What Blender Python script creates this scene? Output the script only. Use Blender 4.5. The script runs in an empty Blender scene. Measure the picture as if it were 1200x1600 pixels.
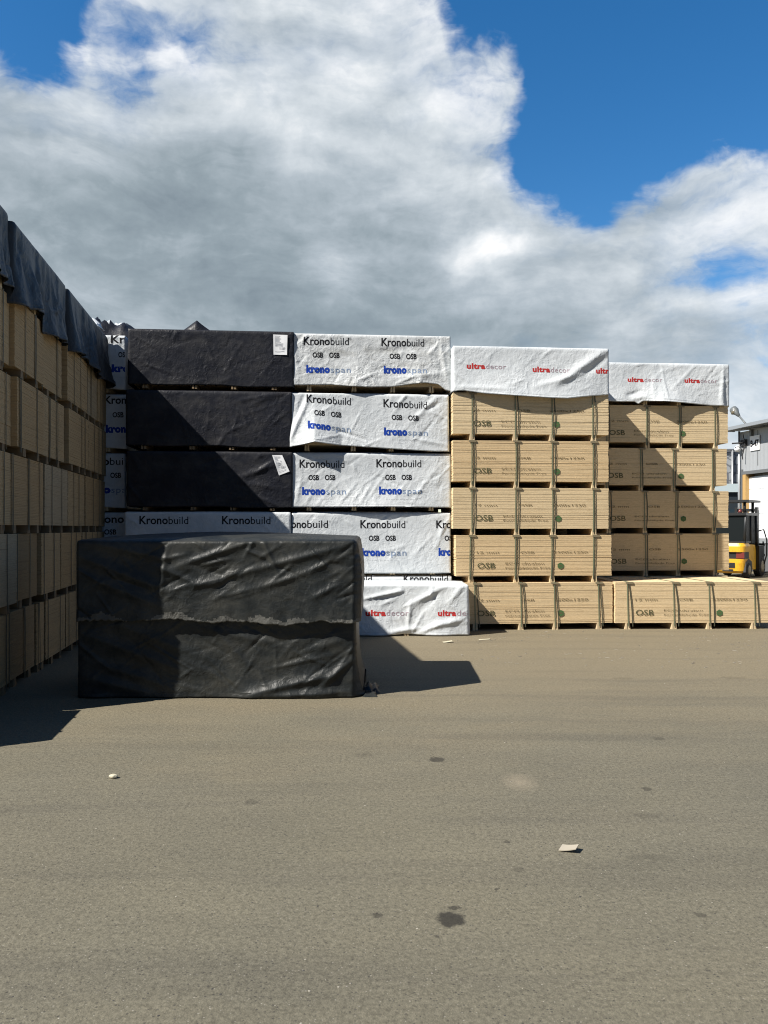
import bpy, bmesh, math, random
from mathutils import Vector, Matrix, noise as MN
PI = math.pi
sc = bpy.context.scene
COL = sc.collection

# ------------------------------------------------------------------ camera, light, sky
HOR = 825.0; FPX = 1200.0; CAMZ = 1.6
cd = bpy.data.cameras.new("camera"); cam = bpy.data.objects.new("camera", cd); COL.objects.link(cam)
cam.location = (0, 0, CAMZ); cam.rotation_euler = (PI/2, 0, 0)
cd.sensor_fit = 'VERTICAL'; cd.sensor_height = 36.0; cd.lens = 27.0
cd.shift_y = (HOR-800)/1600.0
cd.clip_start = 0.05; cd.clip_end = 3000
sc.camera = cam

SUN_EL = math.radians(45); SAZ = math.radians(30)          # light travels toward +X, a little +Y
sdir = Vector((math.cos(SAZ)*math.cos(SUN_EL), math.sin(SAZ)*math.cos(SUN_EL), -math.sin(SUN_EL)))
ld = bpy.data.lights.new("sun", 'SUN'); ld.energy = 4.8; ld.angle = math.radians(0.5); ld.color = (1.0, 0.955, 0.88)
sun = bpy.data.objects.new("sun", ld); COL.objects.link(sun)
sun.rotation_euler = sdir.to_track_quat('-Z', 'Y').to_euler()

sc.view_settings.view_transform = 'Standard'; sc.view_settings.look = 'None'
sc.view_settings.exposure = 0.82; sc.view_settings.gamma = 1.0
sc.render.engine = 'CYCLES'
sc.cycles.use_denoising = True
sc.cycles.max_bounces = 6; sc.cycles.filter_width = 1.1
sc.cycles.use_adaptive_sampling = True; sc.cycles.adaptive_threshold = 0.01

class NG:
    """small helper to write node trees as expressions"""
    def __init__(s, nt): s.nt = nt; s.n = nt.nodes; s.l = nt.links
    def new(s, t, **k):
        nd = s.n.new(t)
        for a, b in k.items(): setattr(nd, a, b)
        return nd
    def put(s, sock, v):
        if v is None: return
        if isinstance(v, bpy.types.NodeSocket): s.l.new(v, sock)
        else:
            if hasattr(sock.default_value, '__len__') and not hasattr(v, '__len__'): v = (v,)*len(sock.default_value)
            if hasattr(v, '__len__') and len(v) == 3 and len(sock.default_value) == 4: v = (*v, 1)
            sock.default_value = v
    def math(s, op, a, b=None, c=None, clamp=False):
        nd = s.new('ShaderNodeMath', operation=op, use_clamp=clamp)
        s.put(nd.inputs[0], a); s.put(nd.inputs[1], b)
        if c is not None: s.put(nd.inputs[2], c)
        return nd.outputs[0]
    def vm(s, op, a, b=None, out=0):
        nd = s.new('ShaderNodeVectorMath', operation=op)
        s.put(nd.inputs[0], a)
        if b is not None:
            if op == 'SCALE': s.put(nd.inputs[3], b)
            else: s.put(nd.inputs[1], b)
        return nd.outputs[out]
    def noise(s, vec, scale, detail=4, rough=.5, dist=0, out=0):
        nd = s.new('ShaderNodeTexNoise'); s.put(nd.inputs['Vector'], vec)
        s.put(nd.inputs['Scale'], scale); s.put(nd.inputs['Detail'], detail); s.put(nd.inputs['Roughness'], rough); s.put(nd.inputs['Distortion'], dist)
        return nd.outputs[out]
    def map(s, v, a, b, c=0, d=1, smooth=False):
        nd = s.new('ShaderNodeMapRange'); nd.interpolation_type = 'SMOOTHSTEP' if smooth else 'LINEAR'
        s.put(nd.inputs[0], v); s.put(nd.inputs[1], a); s.put(nd.inputs[2], b); s.put(nd.inputs[3], c); s.put(nd.inputs[4], d)
        return nd.outputs[0]
    def mix(s, f, a, b, blend='MIX'):
        nd = s.new('ShaderNodeMix', data_type='RGBA', blend_type=blend)
        s.put(nd.inputs[0], f); s.put(nd.inputs[6], a); s.put(nd.inputs[7], b)
        return nd.outputs[2]
    def scale(s, vec, sc_):
        return s.vm('MULTIPLY', vec, sc_)

def pdir(px, py):
    return Vector(((px-600)/FPX, 1, (HOR-py)/FPX)).normalized()

# ---- world: physical sky with a cloud field defined over directions
w = bpy.data.worlds.new("World"); sc.world = w; w.use_nodes = True; w.cycles.sampling_method = 'MANUAL'; w.cycles.sample_map_resolution = 512
w.node_tree.nodes.clear(); g = NG(w.node_tree)
tc = g.new('ShaderNodeTexCoord'); D = tc.outputs['Generated']
sky = g.new('ShaderNodeTexSky'); sky.sky_type = 'NISHITA'; sky.sun_disc = False
sky.sun_elevation = SUN_EL; sky.sun_rotation = math.atan2(-sdir.x, -sdir.y) % (2*PI)
sky.altitude = 200; sky.air_density = 1.0; sky.dust_density = 0.2; sky.ozone_density = 2.2
hs = g.new('ShaderNodeHueSaturation'); g.put(hs.inputs['Saturation'], 1.36); g.put(hs.inputs['Value'], 1.0); g.put(hs.inputs['Color'], sky.outputs[0])
warp = g.noise(D, 3.2, 4, .55, out=1)
warp = g.vm('SCALE', g.vm('SUBTRACT', warp, (.5, .5, .5)), .12)
warp2 = g.vm('SCALE', g.vm('SUBTRACT', g.noise(D, 14, 4, .6, out=1), (.5, .5, .5)), .05)
DW = g.vm('ADD', g.vm('ADD', D, warp), warp2)
def field(blobs, vec):
    acc = None
    for px, py, r, a in blobs:
        c = pdir(px, py)
        d = g.vm('DISTANCE', vec, tuple(c), out=1)
        t = g.math('DIVIDE', d, r/FPX)
        e = g.math('EXPONENT', g.math('MULTIPLY', g.math('MULTIPLY', t, t), -1.0))
        e = g.math('MULTIPLY', e, a)
        acc = e if acc is None else g.math('ADD', acc, e)
    return acc
cover_blobs = [(430, 250, 230, .75), (230, 330, 230, .7), (60, 380, 220, .75), (250, 40, 120, .36), (420, 60, 160, .42), (600, 220, 150, .6), (700, 190, 90, .45), (560, 40, 90, .3),
    (500, 430, 260, .7), (150, 560, 300, .9), (740, 440, 80, .7), (800, 385, 35, .5), (860, 500, 120, .65), (1000, 520, 150, .8), (1180, 580, 200, 1.0), (720, 320, 80, .42),
    (1190, 300, 75, .75), (1085, 335, 60, .62), (985, 385, 60, .6), (900, 420, 60, .45), (1180, 460, 90, .55), (1040, 460, 70, .4), (775, 75, 48, .9), (795, 165, 38, .5), (700, 90, 60, .35), (150, 50, 60, .42),
    (20, 50, 125, -.85), (90, 10, 75, -.4), (950, 160, 170, -.8), (1130, 395, 55, -.35), (870, 290, 80, -.55), (190, 150, 60, -.42), (255, 190, 35, -.35), (305, 70, 30, -.35), (370, 115, 30, -.3), (750, 290, 40, -.25), (700, 60, 40, -.25), (750, 20, 60, -.7), (640, 20, 45, .35), (1085, 160, 16, .40), (880, 262, 12, .35)]
cf = g.math('MINIMUM', field(cover_blobs, DW), .57)
cf = g.math('ADD', cf, field([(1125, 400, 55, -.32), (330, 400, 230, .55), (60, 420, 200, .4), (560, 260, 130, .2), (700, 520, 170, .5), (1000, 600, 200, .5), (300, 620, 300, .6), (200, 150, 90, -.38), (310, 75, 42, -.28), (700, 330, 45, -.25), (440, 110, 40, -.15)], DW))
def density(vec):
    """puffy cloud density: warped fractal noise with cauliflower cells"""
    q = g.scale(vec, (1, 1, 1.35))
    wq = g.vm('ADD', q, g.vm('SCALE', g.vm('SUBTRACT', g.noise(q, 9, 4, .55, out=1), (.5, .5, .5)), .07))
    a = g.noise(wq, 5.0, 10, .60, .1)
    mp = g.new('ShaderNodeMapping'); g.put(mp.inputs['Vector'], wq); mp.inputs['Rotation'].default_value = (0, math.radians(-40), 0); mp.inputs['Scale'].default_value = (.55, 1, 1.9)
    st = g.noise(mp.outputs[0], 8.0, 8, .58, .5)
    v = g.new('ShaderNodeTexVoronoi', feature='F1'); g.put(v.inputs['Vector'], wq); g.put(v.inputs['Scale'], 13.0)
    g.put(v.inputs['Detail'], 4.0); g.put(v.inputs['Roughness'], .55); v.normalize = True
    return g.math('ADD', g.math('ADD', g.math('MULTIPLY', g.math('SUBTRACT', a, .5), 1.7), g.math('MULTIPLY', g.math('SUBTRACT', st, .5), 1.0)), g.math('MULTIPLY', g.math('SUBTRACT', .42, v.outputs['Distance']), .45))
nA = density(D)
nB = density(g.vm('ADD', D, (-.016, -.004, .024)))        # the same field a step toward the light
cl = g.math('ADD', cf, g.math('MULTIPLY', nA, 1.15))
mask = g.map(cl, .18, .72, 0, 1, True)
wisp = g.noise(g.vm('ADD', g.scale(D, (1, 1, 2.6)), warp), 7.0, 9, .68, .6)
mask = g.math('MAXIMUM', mask, g.math('MULTIPLY', g.map(g.math('ADD', wisp, g.math('MULTIPLY', cf, .22)), .60, .86, 0, .8, True), g.map(cf, .12, .5, 0, 1)))
sh_blobs = [(330, 400, 190, -.85), (60, 260, 130, -.45), (170, 490, 200, -.3), (620, 480, 120, -.5), (880, 500, 110, -.25), (1150, 520, 120, -.35), (560, 310, 110, -.15), (800, 640, 200, -.5),
    (160, 60, 120, .45), (130, 250, 60, .35), (420, 150, 120, .25), (790, 378, 30, 1.1), (735, 405, 35, .7), (540, 205, 110, .3), (750, 130, 90, .25), (510, 430, 40, .5), (800, 430, 60, .3), (240, 520, 90, .4), (960, 500, 60, .4), (1170, 280, 90, .35), (1180, 430, 60, .3)]
sf = field(sh_blobs, DW)
relief = g.math('SUBTRACT', nA, nB)
n3 = g.noise(g.scale(g.vm('ADD', D, warp), (1, 1, 1.8)), 4.0, 6, .5, .2)
br = g.math('ADD', g.math('ADD', .56, g.math('MULTIPLY', sf, .42)), g.math('ADD', g.math('MULTIPLY', g.math('SUBTRACT', n3, .5), .62), g.math('MULTIPLY', relief, .60)))
br = g.math('ADD', br, g.math('MULTIPLY', g.math('SUBTRACT', 1.0, g.map(cl, .4, 1.6, 0, 1)), .16))
rmp = g.new('ShaderNodeValToRGB'); g.put(rmp.inputs[0], br)
els = rmp.color_ramp.elements
els[0].position = 0.0; els[0].color = (.20, .25, .29, 1)
els[1].position = 1.0; els[1].color = (1.0, 1.0, 1.0, 1)
for p, c in ((.25, (.29, .35, .39)), (.48, (.43, .49, .54)), (.72, (.64, .69, .73))):
    e = els.new(p); e.color = (*c, 1)
SKYS = 0.085
cloudcol = g.vm('SCALE', rmp.outputs[0], .62/SKYS)
thin = g.math('MULTIPLY', mask, g.map(cl, .45, 1.05, .80, .985))
colr = g.mix(thin, hs.outputs[0], cloudcol)
# the unseen half of the sky behind the camera is darkened to cut fill light
sepD = g.new('ShaderNodeSeparateXYZ'); g.put(sepD.inputs[0], g.vm('ADD', D, g.vm('SCALE', warp, 1.0)))
back_dim = g.map(sepD.outputs[1], -.15, .42, 1, 0, True)
colr = g.mix(g.math('MULTIPLY', back_dim, .93), colr, (.40, .75, 1.45))
bg = g.new('ShaderNodeBackground'); g.put(bg.inputs[0], colr); g.put(bg.inputs[1], SKYS)
wo = g.new('ShaderNodeOutputWorld'); g.l.new(bg.outputs[0], wo.inputs[0])

# ------------------------------------------------------------------ materials
MATS = {}
def newmat(name, color=(.5, .5, .5), rough=.6, metal=0.0, spec=.5):
    m = bpy.data.materials.new(name); m.use_nodes = True
    gg = NG(m.node_tree); b = m.node_tree.nodes['Principled BSDF']
    gg.put(b.inputs['Base Color'], color); gg.put(b.inputs['Roughness'], rough); gg.put(b.inputs['Metallic'], metal); gg.put(b.inputs['Specular IOR Level'], spec)
    MATS[name] = m
    return m, gg, b
def bump(gg, b, h, dist=.01, strength=1.0):
    n = gg.new('ShaderNodeBump'); gg.put(n.inputs['Height'], h); gg.put(n.inputs['Distance'], dist); gg.put(n.inputs['Strength'], strength)
    gg.l.new(n.outputs[0], b.inputs['Normal'])
def objco(gg):
    return gg.new('ShaderNodeTexCoord').outputs['Object']

def board_mat(name, c0, c1, c2):
    m, gg, b = newmat(name, rough=.85, spec=.2)
    o = objco(gg)
    inf = gg.new('ShaderNodeObjectInfo').outputs['Random']
    off = gg.new('ShaderNodeCombineXYZ'); gg.put(off.inputs[0], gg.math('MULTIPLY', inf, 37.0)); gg.put(off.inputs[2], gg.math('MULTIPLY', inf, 11.0))
    o = gg.vm('ADD', o, off.outputs[0])
    a = gg.noise(gg.scale(o, (1.2, 1.2, 85)), 1.0, 3, .6)         # layer to layer
    f = gg.noise(gg.scale(o, (30, 30, 160)), 1.0, 5, .7)          # strands
    s = gg.noise(gg.scale(o, (7, 7, 60)), 1.0, 4, .6)
    l = gg.noise(o, 1.3, 3, .5)
    c = gg.mix(gg.map(f, .32, .68), c0, c1)
    c = gg.mix(gg.map(a, .35, .75, 0, .5), c, c2)
    c = gg.mix(gg.map(s, .50, .72, 0, .35), c, tuple(x*.55 for x in c0))
    c = gg.mix(gg.map(l, .35, .7, 0, .3), c, tuple(x*.8 for x in c1))
    c = gg.mix(gg.math('MULTIPLY', inf, .55), c, gg.vm('MULTIPLY', c, (.90, .80, .68)))
    # occasional dark joints between boards
    j = gg.noise(gg.scale(o, (.8, .8, 75)), 1.0, 2, .5)
    c = gg.mix(gg.map(j, .60, .68, 0, .36), c, (.12, .08, .04))
    gg.put(b.inputs['Base Color'], c)
    bump(gg, b, gg.math('ADD', f, a), .004, .6)
    return m
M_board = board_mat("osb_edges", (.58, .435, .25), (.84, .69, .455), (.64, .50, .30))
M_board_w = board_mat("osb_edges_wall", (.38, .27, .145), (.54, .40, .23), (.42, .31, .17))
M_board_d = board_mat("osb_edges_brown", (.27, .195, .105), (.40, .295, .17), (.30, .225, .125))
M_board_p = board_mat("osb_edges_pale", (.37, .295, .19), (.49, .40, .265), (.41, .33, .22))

def wood_mat(name, c0, c1):
    m, gg, b = newmat(name, rough=.8, spec=.2)
    o = objco(gg)
    c = gg.mix(gg.noise(gg.scale(o, (40, 3, 40)), 1.0, 4, .6), c0, c1)
    gg.put(b.inputs['Base Color'], c)
    return m
M_wood = wood_mat("pale_softwood", (.50, .38, .22), (.72, .58, .38))
M_wood_w = wood_mat("weathered_softwood", (.17, .12, .07), (.27, .20, .12))

def strap_mat(name, c):
    m, gg, b = newmat(name, c, .45)
    return m
M_strap = strap_mat("green_strap", (.16, .18, .11))
M_strapd = strap_mat("dark_strap", (.07, .07, .045))
M_edge = strap_mat("edge_guard", (.22, .18, .11))

def tarp_mat(name, c0, c1, rough, micro=1.0, dirt=None, spec=.5, dust=None):
    m, gg, b = newmat(name, rough=rough, spec=spec)
    o = objco(gg)
    n = gg.noise(o, 2.2, 6, .62, .3)
    c = gg.mix(gg.map(n, .3, .7), c0, c1)
    if dirt:
        dn = gg.noise(gg.scale(o, (1.0, 1.0, 2.6)), 1.7, 7, .68, .5)
        c = gg.mix(gg.map(dn, .50, .68, 0, dirt[1]), c, dirt[0])
    if dust:
        dn = gg.noise(gg.scale(o, (1.0, 1.0, 1.6)), 2.4, 8, .72, .3)
        c = gg.mix(gg.map(dn, .45, .7, 0, dust[1]), c, dust[0])
    gg.put(b.inputs['Base Color'], c)
    # crinkles: warped ridges at two scales + weave
    wv = gg.vm('ADD', o, gg.vm('SCALE', gg.noise(o, 6, 3, .5, out=1), .12))
    def ridge(v, s_, det):
        r = gg.noise(v, s_, det, .55)
        return gg.math('SUBTRACT', 1.0, gg.math('MULTIPLY', gg.math('ABSOLUTE', gg.math('SUBTRACT', r, .5)), 6.0), clamp=True)
    r1 = ridge(gg.scale(wv, (1.2, 1, 1.0)), 5.5, 2)
    r2 = ridge(wv, 15.0, 3)
    r3 = gg.noise(wv, 42.0, 4, .6)
    amt = gg.map(gg.noise(o, 1.5, 2, .5), .35, .7, .35, 1.0)
    h = gg.math('ADD', gg.math('MULTIPLY', r1, .9), gg.math('ADD', gg.math('MULTIPLY', r2, .42), gg.math('MULTIPLY', r3, .30)))
    bump(gg, b, gg.math('MULTIPLY', h, amt), .0085*micro, 1.0)
    return m
M_white = tarp_mat("white_wrap", (.50, .53, .55), (.66, .685, .70), .40, .55)
M_white_dirty = tarp_mat("white_wrap_soiled", (.47, .49, .50), (.64, .66, .665), .5, .8, dirt=((.30, .30, .28), .65))
M_under = newmat("wrap_underside", (.25, .25, .24), .6)[0]
M_black = tarp_mat("black_wrap", (.008, .009, .014), (.016, .017, .023), .45, .55, spec=.24, dust=((.055, .053, .052), .55))
M_blackf = tarp_mat("black_tarpaulin", (.009, .011, .0115), (.018, .0205, .020), .47, .45, spec=.27, dust=((.062, .060, .050), .6))
M_blackw = tarp_mat("grey_black_tarpaulin", (.022, .027, .033), (.038, .044, .052), .5, .8, spec=.35)
M_hem = tarp_mat("frayed_hem", (.03, .031, .028), (.095, .092, .08), .65, .8)
M_txt_black = newmat("ink_black", (.010, .010, .012), .8, 0, .2)[0]
M_txt_blue = newmat("ink_blue", (.008, .045, .30), .8, 0, .2)[0]
M_txt_pale = newmat("ink_pale_blue", (.20, .26, .37), .8, 0, .2)[0]
M_txt_red = newmat("ink_red", (.42, .03, .028), .8, 0, .2)[0]
M_txt_palered = newmat("ink_pale_red", (.33, .26, .29), .8, 0, .2)[0]
M_txt_grey = newmat("ink_grey", (.42, .43, .44), .5)[0]
M_ink_green = newmat("ink_board_green", (.085, .085, .035), .8)[0]
M_ink_hex = newmat("ink_hexagon", (.06, .125, .04), .8)[0]
M_ink_brown = newmat("ink_board_brown", (.17, .125, .06), .8)[0]
M_paper = newmat("label_paper", (.82, .83, .84), .5)[0]
M_print = newmat("label_print", (.30, .31, .34), .5)[0]

# ------------------------------------------------------------------ object helpers
def tag(o, label=None, cat=None, group=None, kind=None):
    if label: o['label'] = label
    if cat: o['category'] = cat
    if group: o['group'] = group
    if kind: o['kind'] = kind
    return o
def empty(name, loc=(0, 0, 0), rz=0.0, label=None, cat=None, group=None):
    o = bpy.data.objects.new(name, None); COL.objects.link(o); o.location = loc; o.rotation_euler = (0, 0, rz)
    o.empty_display_size = .2
    return tag(o, label, cat, group)

class MB:
    def __init__(s): s.v = []; s.f = []; s.m = []; s.mats = []; s.sm = []
    def mi(s, m):
        if m not in s.mats: s.mats.append(m)
        return s.mats.index(m)
    def add(s, vs, fs, m, smooth=False):
        b = len(s.v); i = s.mi(m)
        s.v += [tuple(v) for v in vs]
        for f in fs: s.f.append(tuple(b+k for k in f)); s.m.append(i); s.sm.append(smooth)
    def box(s, x0, x1, y0, y1, z0, z1, m, M=None):
        vs = [Vector(p) for p in ((x0,y0,z0),(x1,y0,z0),(x1,y1,z0),(x0,y1,z0),(x0,y0,z1),(x1,y0,z1),(x1,y1,z1),(x0,y1,z1))]
        if M is not None: vs = [M @ v for v in vs]
        s.add(vs, [(0,3,2,1),(4,5,6,7),(0,1,5,4),(1,2,6,5),(2,3,7,6),(3,0,4,7)], m)
    def prism(s, pts, y0, y1, m, axis='y'):
        n = len(pts)
        def P(a, b, c):
            return (a, c, b) if axis == 'y' else ((c, a, b) if axis == 'x' else (a, b, c))
        vs = [P(a, b, y0) for a, b in pts]+[P(a, b, y1) for a, b in pts]
        fs = [tuple(range(n)), tuple(range(2*n-1, n-1, -1))]+[(i, i+n, (i+1) % n+n, (i+1) % n) for i in range(n)]
        s.add(vs, fs, m)
    def tube(s, pts, r, m, n=8, closed=True):
        pts = [Vector(p) for p in pts]; rings = []
        for i, p in enumerate(pts):
            t = (pts[min(i+1, len(pts)-1)]-pts[max(i-1, 0)]).normalized()
            a = t.orthogonal().normalized() if i == 0 else (a - t*a.dot(t)).normalized()
            bb = t.cross(a); rr = r[i] if hasattr(r, '__len__') else r
            rings.append([p+a*math.cos(2*PI*k/n)*rr+bb*math.sin(2*PI*k/n)*rr for k in range(n)])
        vs = [v for R in rings for v in R]; fs = []
        for i in range(len(pts)-1):
            for k in range(n): fs.append((i*n+k, i*n+(k+1) % n, (i+1)*n+(k+1) % n, (i+1)*n+k))
        fs.append(tuple(range(n-1, -1, -1))); fs.append(tuple((len(pts)-1)*n+k for k in range(n)))
        s.add(vs, fs, m, True)
    def build(s, name, parent=None, fixn=False, loc=None):
        me = bpy.data.meshes.new(name); me.from_pydata(s.v, [], s.f)
        for m in s.mats: me.materials.append(m)
        me.polygons.foreach_set('material_index', s.m); me.polygons.foreach_set('use_smooth', s.sm)
        if fixn:
            bm = bmesh.new(); bm.from_mesh(me); bmesh.ops.recalc_face_normals(bm, faces=bm.faces); bm.to_mesh(me); bm.free()
        me.update()
        o = bpy.data.objects.new(name, me); COL.objects.link(o)
        if parent: o.parent = parent
        if loc: o.location = loc
        return o

# ---- lettering
TXT = {}
def glyphs(text, off=0.0, maxedge=None, space=1.0, ref=6.0):
    """flat triangulated lettering normalised to a unit box (x 0..1 wide); returns verts, tris, aspect, y0, y1 of lower-case box"""
    key = (text, off, maxedge, space)
    if key in TXT: return TXT[key]
    cu = bpy.data.curves.new('t', 'FONT'); cu.body = text; cu.size = 1; cu.offset = off; cu.resolution_u = 3; cu.space_character = space
    ob = bpy.data.objects.new('t', cu); COL.objects.link(ob)
    dg = bpy.context.evaluated_depsgraph_get()
    me = bpy.data.meshes.new_from_object(ob.evaluated_get(dg))
    bm = bmesh.new(); bm.from_mesh(me); bmesh.ops.triangulate(bm, faces=bm.faces)
    xs = [v.co.x for v in bm.verts]; x0, x1 = min(xs), max(xs)
    if maxedge:
        for _ in range(4):
            es = [e for e in bm.edges if e.calc_length() > maxedge]
            if not es or len(bm.verts) > 9000: break
            bmesh.ops.subdivide_edges(bm, edges=es, cuts=1, use_grid_fill=False)
            bmesh.ops.triangulate(bm, faces=bm.faces)
    bm.verts.index_update()
    vs = [((v.co.x-x0), v.co.y) for v in bm.verts]; fs = [tuple(v.index for v in f.verts) for f in bm.faces]
    r = (vs, fs, x1-x0)
    bm.free(); bpy.data.objects.remove(ob); bpy.data.meshes.remove(me); bpy.data.curves.remove(cu)
    TXT[key] = r
    return r
CAPH = 0.727

def frame(px, Y, yaw, z=0.0):
    return (Vector(((px-600)/FPX*Y, Y, z)), yaw)
def px2loc(fr, px, py):
    O, yaw = fr
    n = Vector((math.sin(yaw), -math.cos(yaw), 0)); d = Vector(((px-600)/FPX, 1, (HOR-py)/FPX)); C = Vector((0, 0, CAMZ))
    t = n.dot(O-C)/n.dot(d); P = C+d*t
    return ((P-O).dot(Vector((math.cos(yaw), math.sin(yaw), 0))), P.z-O.z)

# ------------------------------------------------------------------ strapped board packs
def board_part(root, W, Dp, H, z0, m, rnd, nb=None, texts=None, jit=.0022, mtop=None, skew=0.0):
    mb = MB(); nb = nb or int(round(H/.0125)); t = H/nb
    drift = 0.0
    for k in range(nb):
        drift = drift*.9 + rnd.uniform(-1, 1)*.0012
        dx = rnd.uniform(-1, 1)*jit*1.6+drift+skew*k*t; dy = rnd.uniform(-1, 1)*jit+.004
        if rnd.random() < .04: dy -= .002; dx += .006
        mb.box(dx, W+dx, dy, Dp+dy, z0+k*t, z0+(k+1)*t-.0009, m)
    if mtop: pass
    for tx in (texts or []):
        txt, x0, x1, zb, hgt, mat, off = tx
        if txt == 'HEX':
            for rr, yy, mm in ((1.0, -.0035, mat), ):
                vs = [(x0+math.cos(PI/6+k*PI/3)*hgt*rr*1.08, yy, zb+math.sin(PI/6+k*PI/3)*hgt*rr) for k in range(6)]
                mb.add(vs, [(0, 1, 2, 3, 4, 5)], mm)
            mb.add([(x0+a*hgt, -.0045, zb+c*hgt) for a, c in ((-.55, -.12), (.55, -.12), (.55, .0), (-.55, .0))], [(0, 1, 2, 3)], M_ink_brown)
            mb.add([(x0+a*hgt, -.0045, zb+c*hgt) for a, c in ((-.45, .12), (.45, .12), (.45, .2), (-.45, .2))], [(0, 1, 2, 3)], M_ink_brown)
            continue
        vs, fs, wd = glyphs(txt, off)
        sx = (x1-x0)/wd; sz = hgt/CAPH
        mb.add([(x0+x*sx, -.0035, zb+z*sz) for x, z in vs], fs, mat)
    return mb.build('boards', root)

def strap_part(root, x, W, Dp, H, z0, m1, m2, rnd, wid=.016, tilt=None, name='strap', double=True):
    """one band round the pack: two strands down the front, over the top and down the back"""
    mb = MB()
    def strand(xt, xb, bow, m, yo):
        n = 8; vs = []
        for k in range(n+1):
            t = k/n; xx = xt+(xb-xt)*t+bow*math.sin(PI*t); zz = z0+H+.006-(H+.06)*t
            vs += [(xx-wid/2, yo, zz), (xx+wid/2, yo, zz), (xx-wid/2, yo-.002, zz), (xx+wid/2, yo-.002, zz)]
        fs = []
        for k in range(n):
            a = 4*k; b_ = 4*(k+1)
            fs += [(a+2, a+3, b_+3, b_+2), (a, b_, b_+1, a+1), (a, a+2, b_+2, b_), (a+1, b_+1, b_+3, a+3)]
        mb.add(vs, fs, m)
    tl = tilt if tilt is not None else rnd.uniform(-.02, .02)
    strand(x-.012, x-.012+tl*.3, rnd.uniform(-.006, .006), m1, -.005)
    if double: strand(x+.014+rnd.uniform(-.01, .01), x+.014+tl, rnd.uniform(0, .025), m2, -.0085)
    mb.box(x-.02, x+.02, -.006, Dp+.012, z0+H+.001, z0+H+.004, m1)
    mb.box(x-.02, x+.02, Dp+.010, Dp+.013, z0-.05, z0+H+.001, m1)
    return mb.build(name, root)

def bearer_part(root, x, Dp, z0, h, m, rnd, wid=.075):
    mb = MB(); w2 = wid/2; d = rnd.uniform(-.012, .012)
    # two battens side by side on a slightly wider foot
    mb.prism([(x+d-w2, z0), (x+d-.006, z0), (x+d-.008, z0+h-.001), (x+d-w2*.80, z0+h-.001)], .002, Dp-.01, m)
    mb.prism([(x+d+.006, z0), (x+d+w2, z0), (x+d+w2*.80, z0+h-.001), (x+d+.008, z0+h-.001)], .006, Dp-.014, m)
    return mb.build('bearer', root, fixn=True)

def guard_part(root, x, z, rnd, m=None):
    mb = MB(); w = .06
    mb.box(x-w, x+w, -.012, .05, z, z+.006, m or M_edge); mb.box(x-w, x+w, -.012, -.0095, z-.022, z, m or M_edge)
    return mb.build('edge_guard', root)

OSB_T = [('12 mm', .33, .68, .45-.095+.0, .035, M_ink_brown, 0), ('OSB', 1.03, 1.245, .355, .035, M_ink_brown, .0),
         ('2500x1250', 1.557, 2.11, .355, .035, M_ink_brown, 0), ('OSB', .338, .62, .118-.095+.1, .09, M_ink_green, .004),
         ('ECO ultralam', .785, 1.403, .185, .03, M_ink_brown, 0), ('Formaldehyde Free', .785, 1.50, .118, .026, M_ink_brown, 0),
         ('HEX', 1.67, 0, .158, .052, M_ink_hex, 0)]
def osb_pack(fr, z, label, group, seed, W=2.5, Dp=1.25, pitch=.745, dx=0.0, dy=0.0, sx=(.31, 1.01, 1.60, 2.26), single=False, toff=0.0, tilt=None, btw=.1, wear=0.0):
    rnd = random.Random(seed); O, yaw = fr
    X = Vector((math.cos(yaw), math.sin(yaw), 0)); Yv = Vector((-math.sin(yaw), math.cos(yaw), 0))
    root = empty('board_pack', O+X*dx+Yv*dy+Vector((0, 0, z)), yaw, label, 'board pack', group)
    H = pitch-btw-.003
    toff += rnd.uniform(-.02, .02)
    txt = [(t, a+toff, b+toff if t != 'HEX' else b, btw+c, h, m, o) for (t, a, b, c, h, m, o) in
           [(t, a, b, c, h, m, o) for (t, a, b, c, h, m, o) in OSB_T]]
    board_part(root, W, Dp, H, btw, M_board, rnd, texts=txt)
    for k, x in enumerate(sx):
        bearer_part(root, x, Dp, 0.0, btw, M_wood, rnd, .085)
        strap_part(root, x, W, Dp, H, btw, M_strap, M_strapd, rnd, tilt=tilt)
        guard_part(root, x+rnd.uniform(-.01, .03), btw+H+.0005-.006, rnd)
    return root

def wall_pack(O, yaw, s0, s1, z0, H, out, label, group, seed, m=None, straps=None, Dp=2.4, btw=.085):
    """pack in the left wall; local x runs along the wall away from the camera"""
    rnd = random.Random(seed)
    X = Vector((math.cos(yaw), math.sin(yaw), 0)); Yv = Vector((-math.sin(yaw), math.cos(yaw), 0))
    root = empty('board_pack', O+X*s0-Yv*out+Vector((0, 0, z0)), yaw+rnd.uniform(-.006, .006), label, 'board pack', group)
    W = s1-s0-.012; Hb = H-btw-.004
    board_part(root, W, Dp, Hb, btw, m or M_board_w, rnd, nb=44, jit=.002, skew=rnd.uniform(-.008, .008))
    if straps is None:
        n = max(2, int(round(W/.42))); straps = [W*(k+.5)/n+rnd.uniform(-.06, .06) for k in range(n)]
    for x in straps:
        strap_part(root, x, W, Dp, Hb, btw, M_strapd, M_strapd, rnd, wid=.016, tilt=rnd.uniform(-.03, .03), double=rnd.random() < .35)
    nb = max(2, int(round(W/.45)))
    for k in range(nb):
        bearer_part(root, min(max(W*(k+.5)/nb+rnd.uniform(-.05, .05), .06), W-.06), Dp, 0, btw, M_wood_w, rnd, .11)
    return root

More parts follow.
